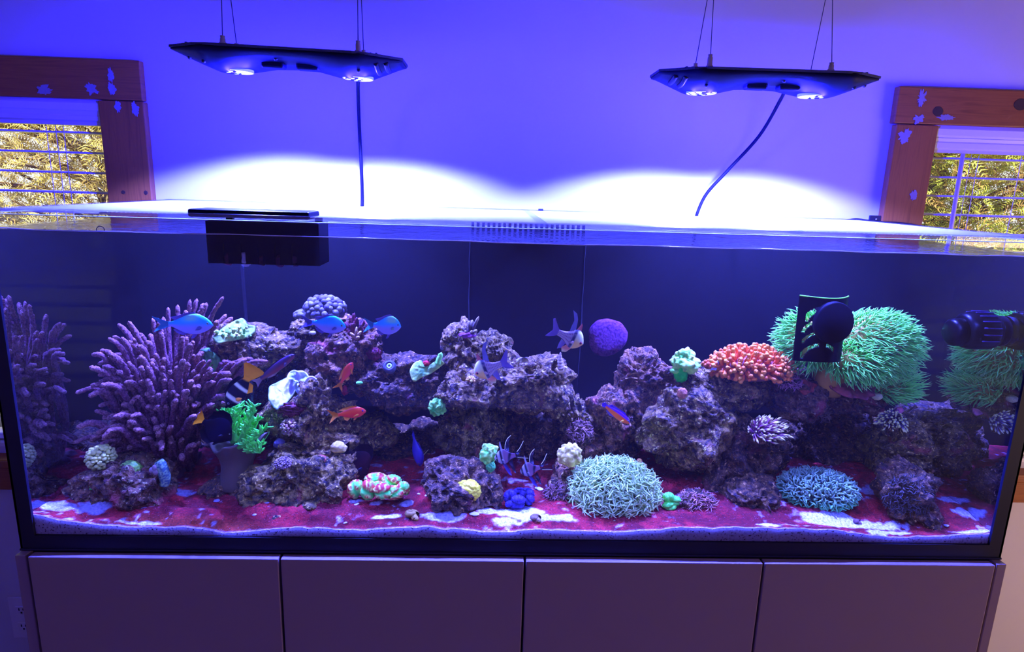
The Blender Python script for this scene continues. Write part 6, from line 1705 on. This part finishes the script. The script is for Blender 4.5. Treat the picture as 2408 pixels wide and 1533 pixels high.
# ================================================================== small things on the sand
def on_sand(px, py):
    p = atz(px, py, Z0 + 0.045)
    for _ in range(4):
        p = atz(px, py, float(sand_z(np.array([p[0]]), np.array([p[1]]))[0]))
    return p
M_SHELL = mat('shell_white', (0.80, 0.78, 0.76), 0.5, 0.3, bump=(150, 0.4, 0.002))
frags = [(510, 1178, 15, 7, 'slim white shell chip on the sand by the leather coral plug'), (598, 1212, 10, 7, 'small round white shell chip in the red algae at left'), (838, 1186, 14, 5, 'flat white shell chip under the red and mint brain coral'),
         (1003, 1166, 9, 5, 'oval white shell chip right of the red and mint brain coral'), (985, 1162, 8, 4, 'tiny white shell chip nearest the red and mint brain coral'), (952, 1190, 17, 9, 'broad white shell chip in front of the red and mint brain coral'),
         (1115, 1209, 22, 6, 'curved white shell sliver below the yellow coral'), (628, 1182, 14, 5, 'white shell sliver below the olive rock'), (812, 1230, 9, 4, 'white grain chip near the front glass at left'), (2225, 1236, 13, 4, 'white shell chip near the right pane'), (1268, 1150, 22, 6, 'white coral rubble behind the blue brain coral')]
for k, (px, py, w, h, lb) in enumerate(frags):
    p = on_sand(px, py); s = pxm(0.03)
    V, F = ico(3)
    V = V * np.array([w * 0.5 * s, w * 0.42 * s, h * 0.32 * s]) * (1 + 0.25 * vn(V * 2 + k * 3, k))[:, None]
    V[:, 2] += 0.4 * V[:, 0] * math.sin(k) * 0.5
    tag(mk('shell_chip', V + p + vec(0, 0, h * 0.22 * s), F, M_SHELL), lb, 'shell', 'shell chips on the sand')
def snail(name, label, px, py, r, cols, rz=0.5, seed=1):
    p = on_sand(px, py)
    t = thing(name, label, 'snail', p)
    V_, F_ = [], []
    tt = np.linspace(0, 1, 60)
    a = tt * 2.6 * 2 * np.pi
    rad = r * (1 - tt) ** 1.2
    P = np.stack([p[0] + rad * 0.62 * np.cos(a), p[1] + rad * 0.5 * np.sin(a), p[2] + r * 0.35 + tt * r * 1.1 * rz], -1)
    mk('spire', *tubes(P[None], (rad * 0.55 + r * 0.06)[None], 12), mat('snail_%d' % seed, cols, 0.5, bump=(180, 0.6, 0.003)), t)
    mk('aperture', *tube([P[0] + vec(-r * 0.2, -r * 0.3, -r * 0.1), P[0] + vec(r * 0.15, -r * 0.75, -r * 0.2), P[0] + vec(r * 0.1, -r * 1.0, -r * 0.3)], (r * 0.5, r * 0.4, r * 0.22), 10, 12), mat('snail_lip_%d' % seed, np.array(cols) * 1.3, 0.4), t)
    return t
snail('turban_snail', 'brown spiky turban snail on the sand left of the white patch', 967, 1216, 0.013, seen(105, 85, 95, 8), 0.9, 1)
snail('round_snail', 'dark round snail half buried in the white sand patch', 1258, 1222, 0.010, seen(90, 70, 110, 8), 0.4, 2)
snail('pebble_snail', 'small dark snail on the right white sand patch', 2014, 1229, 0.007, seen(80, 55, 130, 8), 0.5, 3)
lace('rubble_snail', 'greyish bristly rubble piece in the red algae at left front', 660, 1221, 0.02, 17, 8, 60, seen(90, 70, 130, 7), seen(210, 200, 225, 7), 91, 0.0016, 0.005)
